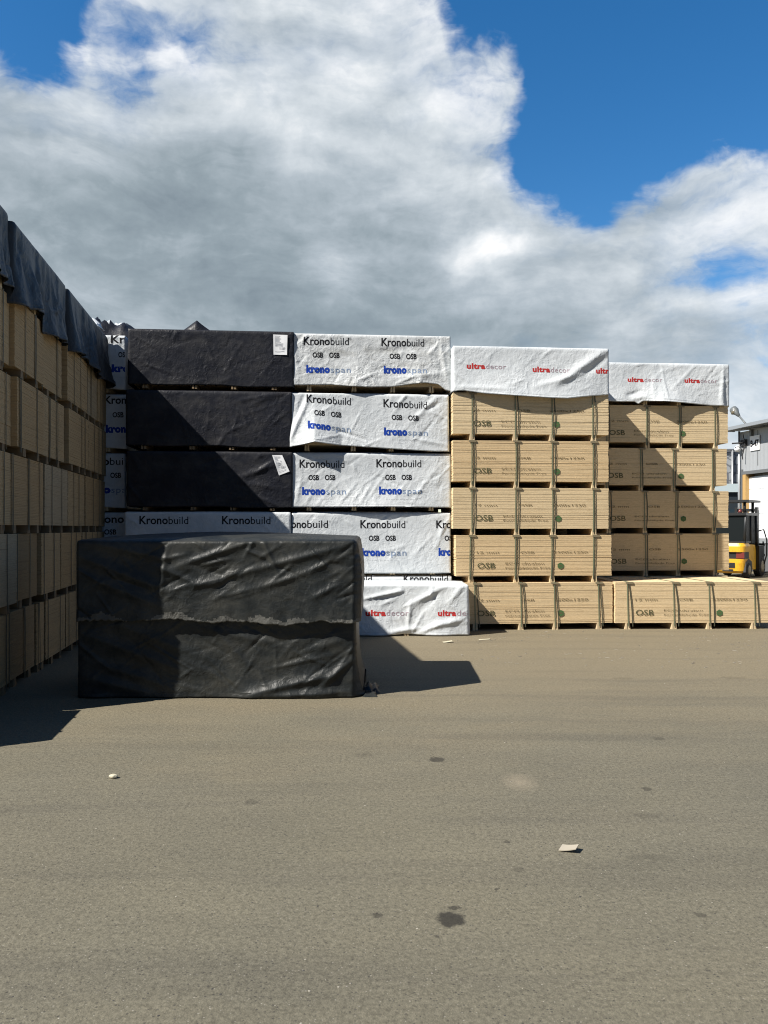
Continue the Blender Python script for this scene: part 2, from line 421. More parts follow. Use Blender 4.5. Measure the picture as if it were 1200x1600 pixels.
# ------------------------------------------------------------------ wraps
def lerp(a, b, t): return a+(b-a)*t
def pl(pts, x):
    if x <= pts[0][0]: return pts[0][1]
    for (a, fa), (b, fb) in zip(pts, pts[1:]):
        if x <= b:
            t = (x-a)/(b-a) if b > a else 0
            return lerp(fa, fb, t)
    return pts[-1][1]
def ridged(p, k=2.0):
    return max(0.0, 1-abs(MN.noise(p))*3.0)**k
def make_disp(seed, amp, creases, folds=None, rand_creases=14, L=2.5, H=.8, cw=1.0, nz_=1.0):
    rnd = random.Random(seed)
    cs = [(a, b_, c_, d_, e_*.64, f_*1.0) for a, b_, c_, d_, e_, f_ in creases]
    for _ in range(rand_creases):
        x, z = rnd.uniform(-.1, L+.1), rnd.uniform(0, H); a = rnd.choice((rnd.uniform(.2, 1.1), rnd.uniform(.2, 1.1), rnd.uniform(1.9, 2.9))); ln = rnd.uniform(.15, .6)
        cs.append((x, z, x+math.cos(a)*ln, z+math.sin(a)*ln, rnd.uniform(.3, 1.0)*amp*rnd.choice((1, 1, -1)), rnd.uniform(.012, .035)*cw))
    def d(s, z):
        p = Vector((s, z, seed*7.31))
        wv = MN.noise_vector(p*1.7)*.22
        q = p+wv
        v = MN.noise(Vector((s*.9, z*1.1, seed*3.3)))*amp*.8
        v += (ridged(Vector((q.x*2.0+q.y*1.1, q.y*2.6-q.x*.9, q.z)))-.3)*amp*.42*nz_
        v += (ridged(Vector((q.x*5.1-q.y*2.5, q.y*5.5+q.x*2.1, q.z+9)), 2)-.3)*amp*.17*nz_
        v += MN.noise(Vector((q.x*13, q.y*13, q.z)))*amp*.05
        for x0, z0, x1, z1, a, w_ in cs:
            dx, dz = x1-x0, z1-z0; l2 = dx*dx+dz*dz
            t = ((s-x0)*dx+(z-z0)*dz)/l2
            if t < -.15 or t > 1.15: continue
            px_, pz_ = x0+dx*t, z0+dz*t
            dd = math.hypot(s-px_, z-pz_)
            if dd > w_*3.2: continue
            tt = min(max(t, 0), 1)
            # wavy centre line and a sharp-crested profile
            e = math.exp(-(dd/w_)**1.7)*max(0.0, math.sin(PI*min(max((t+.15)/1.3, 0), 1)))
            v += a*e
        if folds: v += folds(s, z)
        return v
    return d

def make_cover(root, W, Dp, ztop, hem, disp, m, prints=(), fr=None, step=.022, sag=0.02, hem_side=None, flare=None, mat_hem=None, hemw=.0,
               thick=True, name='cover', topmat=None, topfn=None, gap=.006, bulge_r=None, zmax_front=None):
    """plastic sheet over a pack: front, sides, back and top from one grid.  hem(x)-> height of the lower edge on the front"""
    mb = MB()
    nx = max(6, int(W/step)); ny = max(5, int(Dp/.07)); H = ztop-min(hem(W*k/10) for k in range(11)); nz = max(6, int(H/step))
    if hem_side is None: hem_side = lambda side, y: hem(0 if side < 0 else W)
    per = []      # (x, y, nx, ny, s, hem)
    for i in range(nx): per.append((W*i/nx, 0, 0, -1, W*i/nx, hem(W*i/nx)))
    for j in range(ny): per.append((W, Dp*j/ny, 1, 0, W+Dp*j/ny, hem_side(1, Dp*j/ny)))
    for i in range(nx): per.append((W-W*i/nx, Dp, 0, 1, 2*W+Dp-0, hem_side(1, Dp) if i < nx/2 else hem_side(-1, Dp)))
    for j in range(ny): per.append((0, Dp-Dp*j/ny, -1, 0, -(Dp-Dp*j/ny), hem_side(-1, Dp-Dp*j/ny)))
    N = len(per)
    corners = {0: (-.7, -.7), nx: (.7, -.7), nx+ny: (.7, .7), 2*nx+ny: (-.7, .7)}
    def topz(x, y):
        u, v = x/W, y/Dp
        b = sag*16*u*(1-u)*v*(1-v)
        return ztop+b+(topfn(x, y) if topfn else 0)
    grid = []
    for r in range(nz+1):
        t = r/nz; ring = []
        for k, (x, y, ax, ay, s, hm) in enumerate(per):
            z = lerp(topz(x, y), hm, t)
            if k in corners: ax, ay = corners[k]
            back = (k > nx+ny)
            edge = 1.0 if r > 1 else (.25 if r == 0 else .7)
            dd = disp(s, z)*edge if not (nx+ny < k < 2*nx+ny) else 0.0
            o = gap+dd
            if flare: o += flare(x if k <= nx else (W if k < nx+ny else x), t, k <= nx)
            if r == 0: o -= .012
            if r == 1: o -= .003
            if k in corners: o = o*.5-.002
            o = max(o, -.001) if r > 0 else o
            ring.append(Vector((x+ax*o, y+ay*o, z-(.010 if r == 0 and False else 0))))
        grid.append(ring)
    base = 0
    vs = [v for R in grid for v in R]; fs = []; fm = []
    for r in range(nz):
        for k in range(N):
            k2 = (k+1) % N
            fs.append((r*N+k, (r+1)*N+k, (r+1)*N+k2, r*N+k2)); fm.append(mat_hem if (mat_hem and (r+.5)/nz > 1-hemw*(.45+.9*MN.noise(Vector((k*.05, 0, 1.5)))+.35*MN.noise(Vector((k*.4, r*.4, 7))))) else m)
    # top
    idx = {}
    for i in range(nx+1):
        for j in range(ny+1):
            if j == 0: idx[i, j] = i
            elif i == nx: idx[i, j] = nx+j
            elif j == ny: idx[i, j] = nx+ny+(nx-i)
            elif i == 0: idx[i, j] = (2*nx+ny+(ny-j)) % N
            else:
                x, y = W*i/nx, Dp*j/ny
                idx[i, j] = len(vs); vs.append(Vector((x, y, topz(x, y)+.012+disp(x*1.0+5, y+3)*.8)))
    for i in range(nx):
        for j in range(ny):
            fs.append((idx[i, j], idx[i+1, j], idx[i+1, j+1], idx[i, j+1])); fm.append(topmat or m)
    b = len(mb.v); mb.v += [tuple(v) for v in vs]
    for f, mm in zip(fs, fm): mb.f.append(f); mb.m.append(mb.mi(mm)); mb.sm.append(True)
    # returned inner edge at the hem gives the sheet a thickness and a shaded underside
    hemring = grid[nz]; b2 = len(mb.v); mi = mb.mi(m)
    for k, v in enumerate(hemring):
        x, y, ax, ay, s, hm = per[k]
        mb.v.append((v.x-ax*.004, v.y-ay*.004, v.z+.001))
    b3 = len(mb.v)
    for k, v in enumerate(hemring):
        x, y, ax, ay, s, hm = per[k]
        mb.v.append((v.x-ax*.004, v.y-ay*.004, v.z+.05))
    for k in range(N):
        k2 = (k+1) % N
        mb.f.append((nz*N+k, b2+k, b2+k2, nz*N+k2)); mb.m.append(mi); mb.sm.append(False)
        mb.f.append((b2+k, b3+k, b3+k2, b2+k2)); mb.m.append(mi); mb.sm.append(True)
    def surf(x, z):
        fx = min(max(x/W*nx, 0), nx-1e-4); i = int(fx); u = fx-i
        hz = lerp(per[i][5], (per[i+1][5] if i+1 < nx else hem(W)), u); tz = topz(x, 0)
        ft = min(max((tz-z)/(tz-hz)*nz, 0), nz-1e-4); r = int(ft); v = ft-r
        a = grid[r][i].lerp(grid[r][i+1], u); c = grid[r+1][i].lerp(grid[r+1][i+1], u)
        return a.lerp(c, v)
    # printed lettering follows the sheet
    for pr in prints:
        txt, pa, pb, hgt, mat, off, spc, lift = pr
        x0, za = pa; x1, zb = pb
        gvs, gfs, wd = glyphs(txt, off, .10 if hgt > .06 else .35, spc)
        sx = (x1-x0)/wd; sz = hgt/CAPH; out = []; ok = []
        for gx, gz in gvs:
            x = x0+gx*sx; z = lerp(za, zb, gx/wd)+gz*sz
            p = surf(x, z); out.append((x if 0.01 < x < W-.01 else p.x, p.y-.0022-lift*.6, z)); ok.append(0.0 < x < W)
        gfs = [f for f in gfs if all(ok[i] for i in f)]
        if gfs: mb.add(out, gfs, mat)
    return mb.build(name, root), surf

def lines_print(x0, x1, z, hgt=.006):
    return ('_', (x0, z), (x1, z), hgt, M_txt_grey, 0, 1, 0)

def krono_prints(fr, items):
    """items in photo pixels, turned into positions on the pack's front"""
    P = []
    for it in items:
        kind, xa, ya, xb, yb = it[:5]
        (a, za), (b, zb) = px2loc(fr, xa, ya), px2loc(fr, xb, yb)
        L = b-a
        if kind == 'KB':
            c = a+L*.555; zc = lerp(za, zb, .555)
            P.append(('Krono', (a, za), (c-.006, zc), .13, M_txt_black, .018, 1, 0))
            e = a+L*.945
            P.append(('build', (c+.006, zc), (e, lerp(za, zb, .945)), .122, M_txt_black, .0, 1, 0))
            P.append(('®', (a+L*.955, lerp(za, zb, .95)+.08), (b, zb+.08), .035, M_txt_grey, 0, 1, 0))
        elif kind == 'KBcut':    # wrap starts in the middle of the word
            t = it[5]; c = a+L*it[6]
            P.append((t, (a, za), (c-.006, za), .125, M_txt_black, .022, 1, 0))
            P.append(('build', (c+.006, za), (a+L*.93, zb), .122, M_txt_black, .0, 1, 0))
            P.append(('®', (a+L*.95, zb+.08), (b, zb+.08), .035, M_txt_grey, 0, 1, 0))
        elif kind == 'BOLD':
            P.append((it[5], (a, za), (b, zb), .125, M_txt_black, .022, 1, 0))
        elif kind == 'THIN':
            P.append((it[5], (a, za), (b, zb), .122, M_txt_black, .0, 1, 0))
        elif kind == 'OSB':
            P.append(('OSB', (a, za), (a+L*.39, lerp(za, zb, .39)), .082, M_txt_black, .03, 1, 0))
            P.append(('OSB', (a+L*.61, lerp(za, zb, .61)), (b, zb), .082, M_txt_black, .03, 1, 0))
        elif kind == 'OSB1':
            P.append((it[5], (a, za), (b, zb), .082, M_txt_black, .03, 1, 0))
        elif kind == 'KS':
            c = a+L*.53; zc = lerp(za, zb, .53)
            P.append(('krono', (a, za), (c, zc), .112, M_txt_blue, .068, 1.12, 0))
            P.append(('span', (c+.012, zc), (b, zb), .10, M_txt_pale, .006, 1.12, 0))
        elif kind == 'KSb':
            P.append((it[5], (a, za), (b, zb), .112, M_txt_blue, .068, 1.12, 0))
        elif kind == 'KSs':
            P.append((it[5], (a, za), (b, zb), .10, M_txt_pale, .006, 1.12, 0))
        elif kind == 'UD':
            c = a+L*.47; zc = lerp(za, zb, .47); h = it[5] if len(it) > 5 else .085
            P.append(('ultra', (a, za), (c, zc), h, M_txt_red, .045, 1.08, 0))
            P.append(('decor', (c+.010, zc), (b, zb), h, M_txt_palered, .006, 1.08, 0))
        elif kind == 'UDr':
            P.append((it[5], (a, za), (b, zb), .085, M_txt_red, .045, 1.08, 0))
        elif kind == 'UDs':
            P.append((it[5], (a, za), (b, zb), .085, M_txt_palered, .006, 1.08, 0))
        elif kind == 'LN':
            P.append(('- - --- -- ---- -- ---', (a, za), (b, zb), .028, M_txt_grey, 0, 1, 0))
    return P

def wrapped_pack(fr, z, H, W, label, group, seed, mat, prints=(), hem=None, Dp=1.25, amp=.012, creases=(), flare=None, btw=.09, dx=0, dy=0,
                 hidden_boards=True, sx=(.26, .98, 1.58, 2.2), step=.022, ncre=14, bearers=True, sag=.015, cw=.75, nz_=.45, **kw):
    rnd = random.Random(seed); O, yaw = fr
    X = Vector((math.cos(yaw), math.sin(yaw), 0)); Yv = Vector((-math.sin(yaw), math.cos(yaw), 0))
    root = empty('wrapped_pack', O+X*dx+Yv*dy+Vector((0, 0, z)), yaw, label, 'wrapped pack', group)
    mb = MB(); inset = .035
    nb = 14; Hb = H-btw-.045-kw.get('sag', 0)-sag*1.0
    for k in range(nb):
        mb.box(inset+rnd.uniform(-.002, .002), W-inset, inset+rnd.uniform(-.002, .002), Dp-inset, btw+k*Hb/nb, btw+(k+1)*Hb/nb-.001, M_board)
    mb.build('boards', root)
    if bearers:
        for x in sx: bearer_part(root, x*W/2.5, Dp-.03, 0.0, btw, M_wood_w if mat is M_black else M_wood, rnd, .075)
    hemf = hem if hem else (lambda x: btw-.015)
    hz = hemf
    disp = make_disp(seed, amp, creases, rand_creases=ncre, L=W, H=H, cw=cw, nz_=nz_)
    pr = [(t, (a[0]-dx, a[1]-z), (b[0]-dx, b[1]-z), h, m, o, s_, l) for (t, a, b, h, m, o, s_, l) in prints]
    ob, surf = make_cover(root, W, Dp, H-.016-sag, hz, disp, mat, pr, step=step, flare=flare, sag=sag, **kw)
    return root, surf

# ------------------------------------------------------------------ ground
def ground():
    m, gg, b = newmat("asphalt", rough=.9, spec=.25)
    o = objco(gg)
    big = gg.noise(o, .35, 5, .6, .4)
    mid = gg.noise(gg.scale(o, (.5, 1.6, 1)), 1.3, 6, .62, .3)
    fine = gg.noise(o, 48, 6, .82)
    grain = gg.noise(o, 190, 3, .7)
    c = gg.mix(gg.map(mid, .3, .7), (.129, .119, .089), (.165, .1505, .110))
    c = gg.mix(gg.map(big, .38, .68, 0, .55), c, (.180, .159, .108))
    # wind-blown sand toward the stacks
    sep = gg.new('ShaderNodeSeparateXYZ'); gg.put(sep.inputs[0], o)
    yy = gg.math('ADD', sep.outputs[1], gg.math('MULTIPLY', gg.math('SUBTRACT', gg.noise(gg.scale(o, (.6, 1.5, 1)), .9, 6, .65), .5), 5.5))
    c = gg.mix(gg.map(yy, 4.2, 9.5, 0, .62, True), c, (.245, .198, .124))
    # tyre-polished darker lanes, nearly parallel to the stacks
    ln = gg.vm('ADD', gg.scale(o, (.10, 1.0, 1)), gg.vm('SCALE', gg.noise(o, .5, 2, .5, out=1), .35))
    lane = gg.noise(gg.scale(ln, (1, 2.1, 1)), 1.0, 4, .65)
    c = gg.mix(gg.map(lane, .52, .66, 0, .22, True), c, (.082, .075, .062))
    clump = gg.noise(o, 19, 5, .7)
    c = gg.mix(gg.map(clump, .40, .62, 0, .32), c, gg.vm('SCALE', c, .68))
    # aggregate
    c = gg.mix(gg.map(fine, .40, .64, -.0, .9), c, gg.vm('SCALE', c, .48))
    vor = gg.new('ShaderNodeTexVoronoi'); gg.put(vor.inputs['Vector'], o); gg.put(vor.inputs['Scale'], 85)
    sepc = gg.new('ShaderNodeSeparateColor'); gg.put(sepc.inputs[0], vor.outputs['Color'])
    lite = gg.math('MULTIPLY', gg.map(sepc.outputs[0], .86, .94), gg.map(vor.outputs['Distance'], .30, .18))
    c = gg.mix(gg.math('MULTIPLY', lite, .5), c, (.30, .28, .235))
    dark = gg.math('MULTIPLY', gg.map(sepc.outputs[1], .84, .92), gg.map(vor.outputs['Distance'], .42, .25))
    c = gg.mix(gg.math('MULTIPLY', dark, .7), c, (.03, .028, .026))
    vor2 = gg.new('ShaderNodeTexVoronoi'); gg.put(vor2.inputs['Vector'], gg.vm('ADD', o, gg.vm('SCALE', gg.noise(o, 30, 2, .5, out=1), .02))); gg.put(vor2.inputs['Scale'], 24)
    sepd = gg.new('ShaderNodeSeparateColor'); gg.put(sepd.inputs[0], vor2.outputs['Color'])
    pit = gg.math('MULTIPLY', gg.map(sepd.outputs[2], .90, .95), gg.map(vor2.outputs['Distance'], .30, .16))
    c = gg.mix(gg.math('MULTIPLY', pit, .55), c, (.045, .042, .038))
    c = gg.mix(gg.map(grain, .42, .62, .0, .6), c, gg.vm('SCALE', c, 1.55))
    # oil stains (photo: y 1436, 1187, ...)
    wn = gg.vm('SCALE', gg.vm('SUBTRACT', gg.noise(o, 22, 6, .7, out=1), (.5, .5, .5)), .10)
    ow = gg.vm('ADD', o, wn)
    for px, py, rx, ry, a in ((705, 1436, .075, .052, .85), (710, 1419, .033, .016, .7), (683, 1187, .075, .05, .7), (683, 1461, .016, .012, .6), (776, 1389, .018, .012, .6),
                              (569, 1179, .10, .05, .2), (793, 1316, .03, .02, .6), (1029, 1154, .06, .04, .35), (1010, 1233, .04, .03, .5), (393, 1253, .05, .04, .35),
                              (1095, 1429, .03, .02, .5), (974, 1060, .16, .05, .2), (1145, 1059, .2, .06, .2), (812, 1360, .03, .02, .3), (1010, 1274, .12, .03, .2), (590, 1430, .03, .02, .6), (1015, 1340, .14, .03, .2)):
        Y = CAMZ*FPX/(py-HOR); X = (px-600)/FPX*Y
        dv = gg.vm('LENGTH', gg.vm('DIVIDE', gg.vm('SUBTRACT', ow, (X, Y, 0)), (rx*.74, ry*1.15, 1)), out=1)
        c = gg.mix(gg.map(gg.math('ADD', dv, gg.math('MULTIPLY', gg.math('SUBTRACT', fine, .5), 1.2)), 1.15, .8, 0, a), c, (.022, .020, .017))
    Y = CAMZ*FPX/(1222-HOR); X = (812-600)/FPX*Y
    dv = gg.vm('LENGTH', gg.vm('DIVIDE', gg.vm('SUBTRACT', ow, (X, Y, 0)), (.09, .13, 1)), out=1)
    c = gg.mix(gg.map(dv, 1.5, .1, 0, .42), c, (.30, .25, .18))
    gg.put(b.inputs['Base Color'], c)
    h = gg.math('ADD', gg.math('MULTIPLY', fine, .5), gg.math('ADD', gg.math('MULTIPLY', grain, .25), gg.math('MULTIPLY', vor.outputs['Distance'], .3)))
    bump(gg, b, h, .0042, 1.0)
    mb = MB(); mb.add([(-600, -200, 0), (600, -200, 0), (600, 1500, 0), (-600, 1500, 0)], [(0, 1, 2, 3)], m)
    tag(mb.build('ground'), 'grey brown asphalt yard with oil spots and wind-blown sand', None, None, 'structure')
ground()

# ------------------------------------------------------------------ back rows
YAW = math.radians(4.6)
G_W = 'white wrapped packs stacked across the yard'; G_B = 'black wrapped packs stacked across the yard'; G_O = 'strapped board packs stacked across the yard'

# column 1: white packs beyond the end of the left wall
W1 = 2.5
Yr = 12.15
xr = (196-600)/FPX*Yr
f1 = (Vector((xr-W1*math.cos(YAW), Yr-W1*math.sin(YAW), 0)), YAW)
P1 = {4: [('BOLD', 173.3, 536, 206, 536, 'Kro'), ('OSB1', 185, 558, 200, 558, 'OSB'), ('KSb', 174.5, 580.7, 203, 580.7, 'kro'), ('LN', 180, 591, 196, 591)],
      3: [('BOLD', 163.5, 630.8, 207, 630.8, 'Krono'), ('OSB1', 176, 652, 193.3, 652, 'OSB'), ('KSb', 165.5, 675.3, 206, 675.3, 'krono'), ('LN', 176, 684, 195, 684)],
      2: [('BOLD', 150, 726.5, 171, 726.5, 'no'), ('THIN', 172, 726.5, 206, 726.5, 'build'), ('OSB1', 172.5, 746.5, 189.5, 746.5, 'OSB'), ('KSb', 150, 770, 173, 770, 'no'), ('KSs', 174, 770, 206, 770, 'span')],
      1: [('BOLD', 156, 816.7, 194, 816.7, 'rono'), ('OSB1', 163, 835, 182, 835, 'OSB')], 0: []}
h1 = .935
for k in range(5):
    hemf = (lambda x: .05+.015*math.sin(x*4))
    lab = ['white wrapped pack at the ground in the shaded stack behind the left wall', 'white wrapped pack just above the front black stack, in the narrow shaded stack',
           'shaded white wrapped pack, middle one of the narrow stack between left wall and black packs',
           'shaded white wrapped pack second from the top in the narrow stack beside the left wall', 'white wrapped pack with a small sunlit triangle, top of the narrow stack at left'][k]
    wrapped_pack(f1, k*h1, h1, W1, lab, G_W, 100+k, M_white, krono_prints(f1, P1[k]), hem=hemf, amp=.012, ncre=10, dx=[0, .02, -.01, .015, 0][k])

# column 2: black packs on white ones
f2 = frame(198, 11.75, YAW)
W2 = 2.52
lab2 = ['white wrapped pack hidden at the ground behind the front black stack', 'white wrapped pack right above the front black stack and under three black packs',
        'black wrapped pack with a tilted paper label, lowest of the three black ones', 'black wrapped pack between the other two black ones, without a paper label', 'black wrapped pack with an upright paper label, topmost of its stack']
h2 = .937
for k in range(5):
    white = k < 2
    P2 = krono_prints(f2, [('KB', 217.9, 818.8, 298.7, 818.8), ('KB', 347, 818.8, 427, 818.8)]) if k == 1 else ()
    hh = [(0, .055), (.5, .045), (1.4, .055), (1.8, .03), (W2, .04)]
    cre = {4: [(1.45, .25, 1.62, .55, .018, .014), (1.62, .55, 1.75, .75, .012, .014), (.78, .12, .85, .2, .015, .014)],
           3: [(1.20, .15, 1.27, .7, .012, .014), (1.58, .1, 1.72, .7, .011, .016), (1.85, .3, 1.75, .65, .012, .018), (1.9, .7, 2.35, .9, .015, .04)],
           2: [(1.7, .5, 2.35, .75, .03, .04), (1.75, .42, 2.3, .35, .02, .04), (2.0, .2, 2.35, .05, .02, .03)]}.get(k, [])
    root, surf = wrapped_pack(f2, k*h2, h2, W2, lab2[k], G_W if white else G_B, 200+k, M_white if white else M_black, P2,
        hem=(lambda x: pl(hh, x)), amp=.012 if white else .011, creases=cre, ncre=10 if white else 22, dx=[0, -.03, 0, -.01, .02][k])
    if k in (2, 4):
        q = [(425.3, 711), (436, 743), (452.5, 736.7), (441, 708)] if k == 2 else [(427, 523), (427.5, 554.5), (448.5, 555), (449.3, 524)]
        dxk = [0, -.03, 0, -.01, .02][k]
        L = [px2loc(f2, a, b_) for a, b_ in q]; L = [(a-dxk, min(max(z-k*h2, .1), h2-.08)) for a, z in L]
        mb = MB(); n = 6; vs = []
        for i in range(n+1):
            for j in range(n+1):
                u, v = i/n, j/n
                a = [lerp(lerp(L[0][c], L[3][c], u), lerp(L[1][c], L[2][c], u), v) for c in (0, 1)]
                a[0] = min(a[0], W2-.03)
                p = surf(a[0], a[1]); vs.append((a[0], min(p.y, 0.0)-.012+.004*math.sin(u*5), a[1]))
        fs = [(i*(n+1)+j, i*(n+1)+j+1, (i+1)*(n+1)+j+1, (i+1)*(n+1)+j) for i in range(n) for j in range(n)]
        mb.add(vs, fs, M_paper, True)
        rnd = random.Random(k)
        def bar(u0, u1, v0, v1):
            pts = []
            for u, v in ((u0, v0), (u0, v1), (u1, v1), (u1, v0)):
                a = [lerp(lerp(L[0][c], L[3][c], u), lerp(L[1][c], L[2][c], u), v) for c in (0, 1)]
                a[0] = min(a[0], W2-.03); p = surf(a[0], a[1]); pts.append((a[0], min(p.y, 0)-.0155+.004*math.sin(u*5), a[1]))
            mb.add(pts, [(0, 1, 2, 3)], M_print)
        for r_ in range(9):
            v = .07+r_*.06; bar(.1, rnd.uniform(.4, .75), v, v+.018)
        for r_ in range(14):
            u = .42+r_*.03; bar(u, u+rnd.uniform(.008, .02), .62, .74)
        bar(.1, .8, .82, .84)
        mb.build('paper_label', root)

# column 3: white branded packs
f3 = frame(456, 11.98, YAW)
W3 = 2.5
P3 = {4: [('KB', 474.3, 538.7, 549, 539.5), ('KB', 595.9, 540.5, 666.5, 541.5), ('OSB', 488.3, 558.5, 530.5, 559.3), ('OSB', 608.5, 560.5, 650.7, 561.3),
          ('KS', 478.5, 582, 547.8, 583), ('KS', 599.4, 583, 666.5, 584), ('LN', 489, 590.5, 530, 590.7), ('LN', 611, 592, 650, 592)],
      3: [('KB', 479, 628.5, 552, 633.5), ('KB', 599, 636, 671, 639.2), ('OSB', 491, 648.8, 533.5, 652.5), ('OSB', 611.7, 656, 654, 657.6), ('KS', 481.3, 669.5, 548, 676), ('KS', 599.8, 679.6, 668, 681),
          ('LN', 494, 682, 536, 684), ('LN', 612, 688, 655, 689)],
      2: [('KB', 468, 730.5, 542, 731), ('KB', 588, 729.8, 662, 730), ('OSB', 481.8, 750, 524, 750), ('OSB', 601.7, 749.7, 643.5, 749.7), ('KS', 472, 772.5, 540.5, 772.5), ('KS', 592, 771.8, 659, 771.8),
          ('LN', 489, 781.5, 520, 781.5), ('LN', 603, 781, 645, 781)],
      1: [('KBcut', 454.5, 824.6, 516.7, 824.6, 'ono', .40), ('KB', 563, 825, 637, 825), ('BOLD', 681.5, 825, 722, 825, 'Krono'), ('OSB', 576, 844.7, 618.5, 844.7), ('OSB1', 694.5, 844.7, 711, 844.7, 'OSB'),
          ('KS', 565, 868, 635, 868), ('KSb', 685, 867.5, 721, 867.5, 'krono'), ('LN', 577, 876.5, 622, 876.5), ('LN', 695, 877, 720, 877), ('KS', 452, 868, 519, 868)],
      0: [('KB', 630.5, 910, 704, 910), ('KB', 512, 910, 585, 910)]}
hem3 = {4: [(0, .075), (.6, .09), (.9, .062), (1.2, .055), (1.55, .07), (1.9, .115), (2.1, .135), (2.3, .12), (2.42, .03), (2.5, .02)],
        3: [(0, .045), (.2, .075), (.38, .115), (.7, .085), (1.2, .055), (1.8, .02), (2.3, -.005), (2.5, .0)],
        2: [(0, .05), (.6, .05), (1.5, .055), (2.5, .05)], 1: [(0, .02), (1.2, .02), (2.2, .015), (2.5, .02)], 0: [(0, .1), (2.5, .1)]}
lab3 = ['white wrapped pack at the ground, mostly hidden behind the small white pack with red lettering', 'white wrapped pack with lettering cut off at both edges, right of the front black stack',
        'white wrapped pack with a pointed shadow on its upper left, under two branded white packs', 'white wrapped pack with slanted lettering and a folded left corner, second from the top',
        'soiled white wrapped pack with black and blue lettering, topmost beside the black packs']
cre3 = {4: [(.1, .25, .02, .75, .02, .03), (1.0, .45, 1.05, .3, .015, .02), (1.2, .62, 2.2, .72, -.02, .05), (1.6, .2, 2.35, .3, .025, .04), (2.35, .75, 2.45, .15, .035, .035), (2.28, .6, 2.38, .3, -.03, .03)],
        3: [(.03, .2, .30, .85, .035, .03), (.10, .5, .22, .88, -.03, .02), (.0, .12, .15, .6, .03, .03), (1.9, .45, 2.3, .85, .03, .04), (2.0, .6, 2.45, .8, -.02, .03), (1.9, .2, 2.5, .1, .02, .03), (.38, .15, .8, .25, .015, .02)],
        2: [(.75, .12, 1.0, .42, .02, .02), (.9, .1, 1.1, .35, .016, .018), (1.05, .1, 1.25, .42, .022, .022), (1.2, .2, 1.5, .62, .016, .02), (1.6, .2, 1.85, .5, .014, .02), (.05, .1, .15, .5, .02, .03), (1.9, .15, 2.15, .55, .014, .02), (2.0, .3, 2.3, .7, .012, .02), (.95, .72, 1.0, .62, .02, .02)],
        1: [(1.9, .3, 2.2, .6, .014, .02), (1.5, .2, 1.75, .45, .014, .02), (2.25, .4, 2.45, .85, .018, .025)], 0: [(1.2, .85, 1.9, .9, .03, .04)]}
def fl3(k):
    if k == 3: return lambda x, t, fr_: (.16*max(0, 1-abs(x-.38)/.42)*t**1.5 + .03*t*t) if fr_ else .01*t
    if k == 2: return lambda x, t, fr_: (.09*max(0, 1-abs(x-1.3)/1.5)*t**2.5) if fr_ else .01*t
    if k == 4: return lambda x, t, fr_: (.05*max(0, 1-abs(x-1.0)/.5)*t**3+.02*t*t+.05*max(0, 1-abs(x-2.0)/.4)*t**2) if fr_ else .03*t
    return lambda x, t, fr_: .01*t
h3 = .937
for k in range(5):
    wrapped_pack(f3, k*h3-(.07 if k == 1 else 0), h3+(.07 if k == 1 else 0)-(.07 if k == 0 else 0), W3, lab3[k], G_W, 300+k, M_white_dirty if k == 4 else M_white, krono_prints(f3, P3[k]),
        hem=(lambda x, k=k: pl(hem3[k], x)), amp=[.011, .012, .013, .013, .016][k], creases=cre3[k], ncre=[8, 26, 36, 22, 26][k], flare=fl3(k), dx=[.02, .0, 0, -.03, 0][k], step=.02,
        hem_side=(lambda s_, y, k=k: hem3[k][0][1] if s_ < 0 else hem3[k][-1][1]), sag=.02 if k < 4 else .03)

# column 4: strapped boards, wrapped on top
f4 = frame(708, 12.02, YAW)
names4 = ['lowest strapped board pack on the ground, half behind the small white pack', 'second strapped board pack from the ground in the taller stack, shifted slightly right',
          'strapped board pack third from the ground in the taller board stack', 'strapped board pack fourth from the ground in the taller board stack', 'strapped board pack directly under the white sheet with three red words']
offs4 = [(.04, -.06), (.045, -.01), (0, 0), (0.0, .005), (.0, .0)]
for k in range(5):
    osb_pack(f4, k*.745, names4[k], G_O, 400+k, W=2.50, dx=offs4[k][0], dy=offs4[k][1], tilt=[.05, -.03, .0, .0, .01][k],
             sx=[(.12, .80, 1.39, 2.12), (.24, .96, 1.54, 2.22), (.31, 1.01, 1.60, 2.26), (.31, 1.01, 1.60, 2.26), (.31, 1.0, 1.59, 2.25)][k] if k else (.3, 1.03, 1.57, 2.28))
prU4 = krono_prints(f4, [('UD', 729, 576, 790, 577.5), ('UD', 831.4, 581.4, 889.5, 583), ('UDr', 930.8, 583.5, 957, 583.5, 'ultra')])
hemp = [(0, -.05+.06), (.15, .02), (.5, -.03), (1.0, -.06), (1.5, -.085), (1.8, -.09), (2.2, -.04), (2.5, -.01)]
wrapped_pack(f4, 5*.745, .76, 2.50, 'white sheet wrapped pack with three red words, top of the taller board stack', G_W, 450, M_white, prU4,
    hem=lambda x: pl(hemp, x), amp=.012, ncre=12, btw=.10, dx=0,
    creases=[(1.6, .12, 2.48, .72, .05, .06), (1.3, .1, 2.0, .3, .03, .04), (.0, .08, .9, .05, .02, .03), (.85, .10, 1.1, .2, .02, .02), (2.1, .3, 2.48, .6, -.03, .04)],
    flare=lambda x, t, f_: (.015+.085*math.sin(PI*min(max(x/2.4, 0), 1))**.8)*t**2 if f_ else .01*t,
    hem_side=lambda s_, y: .01)

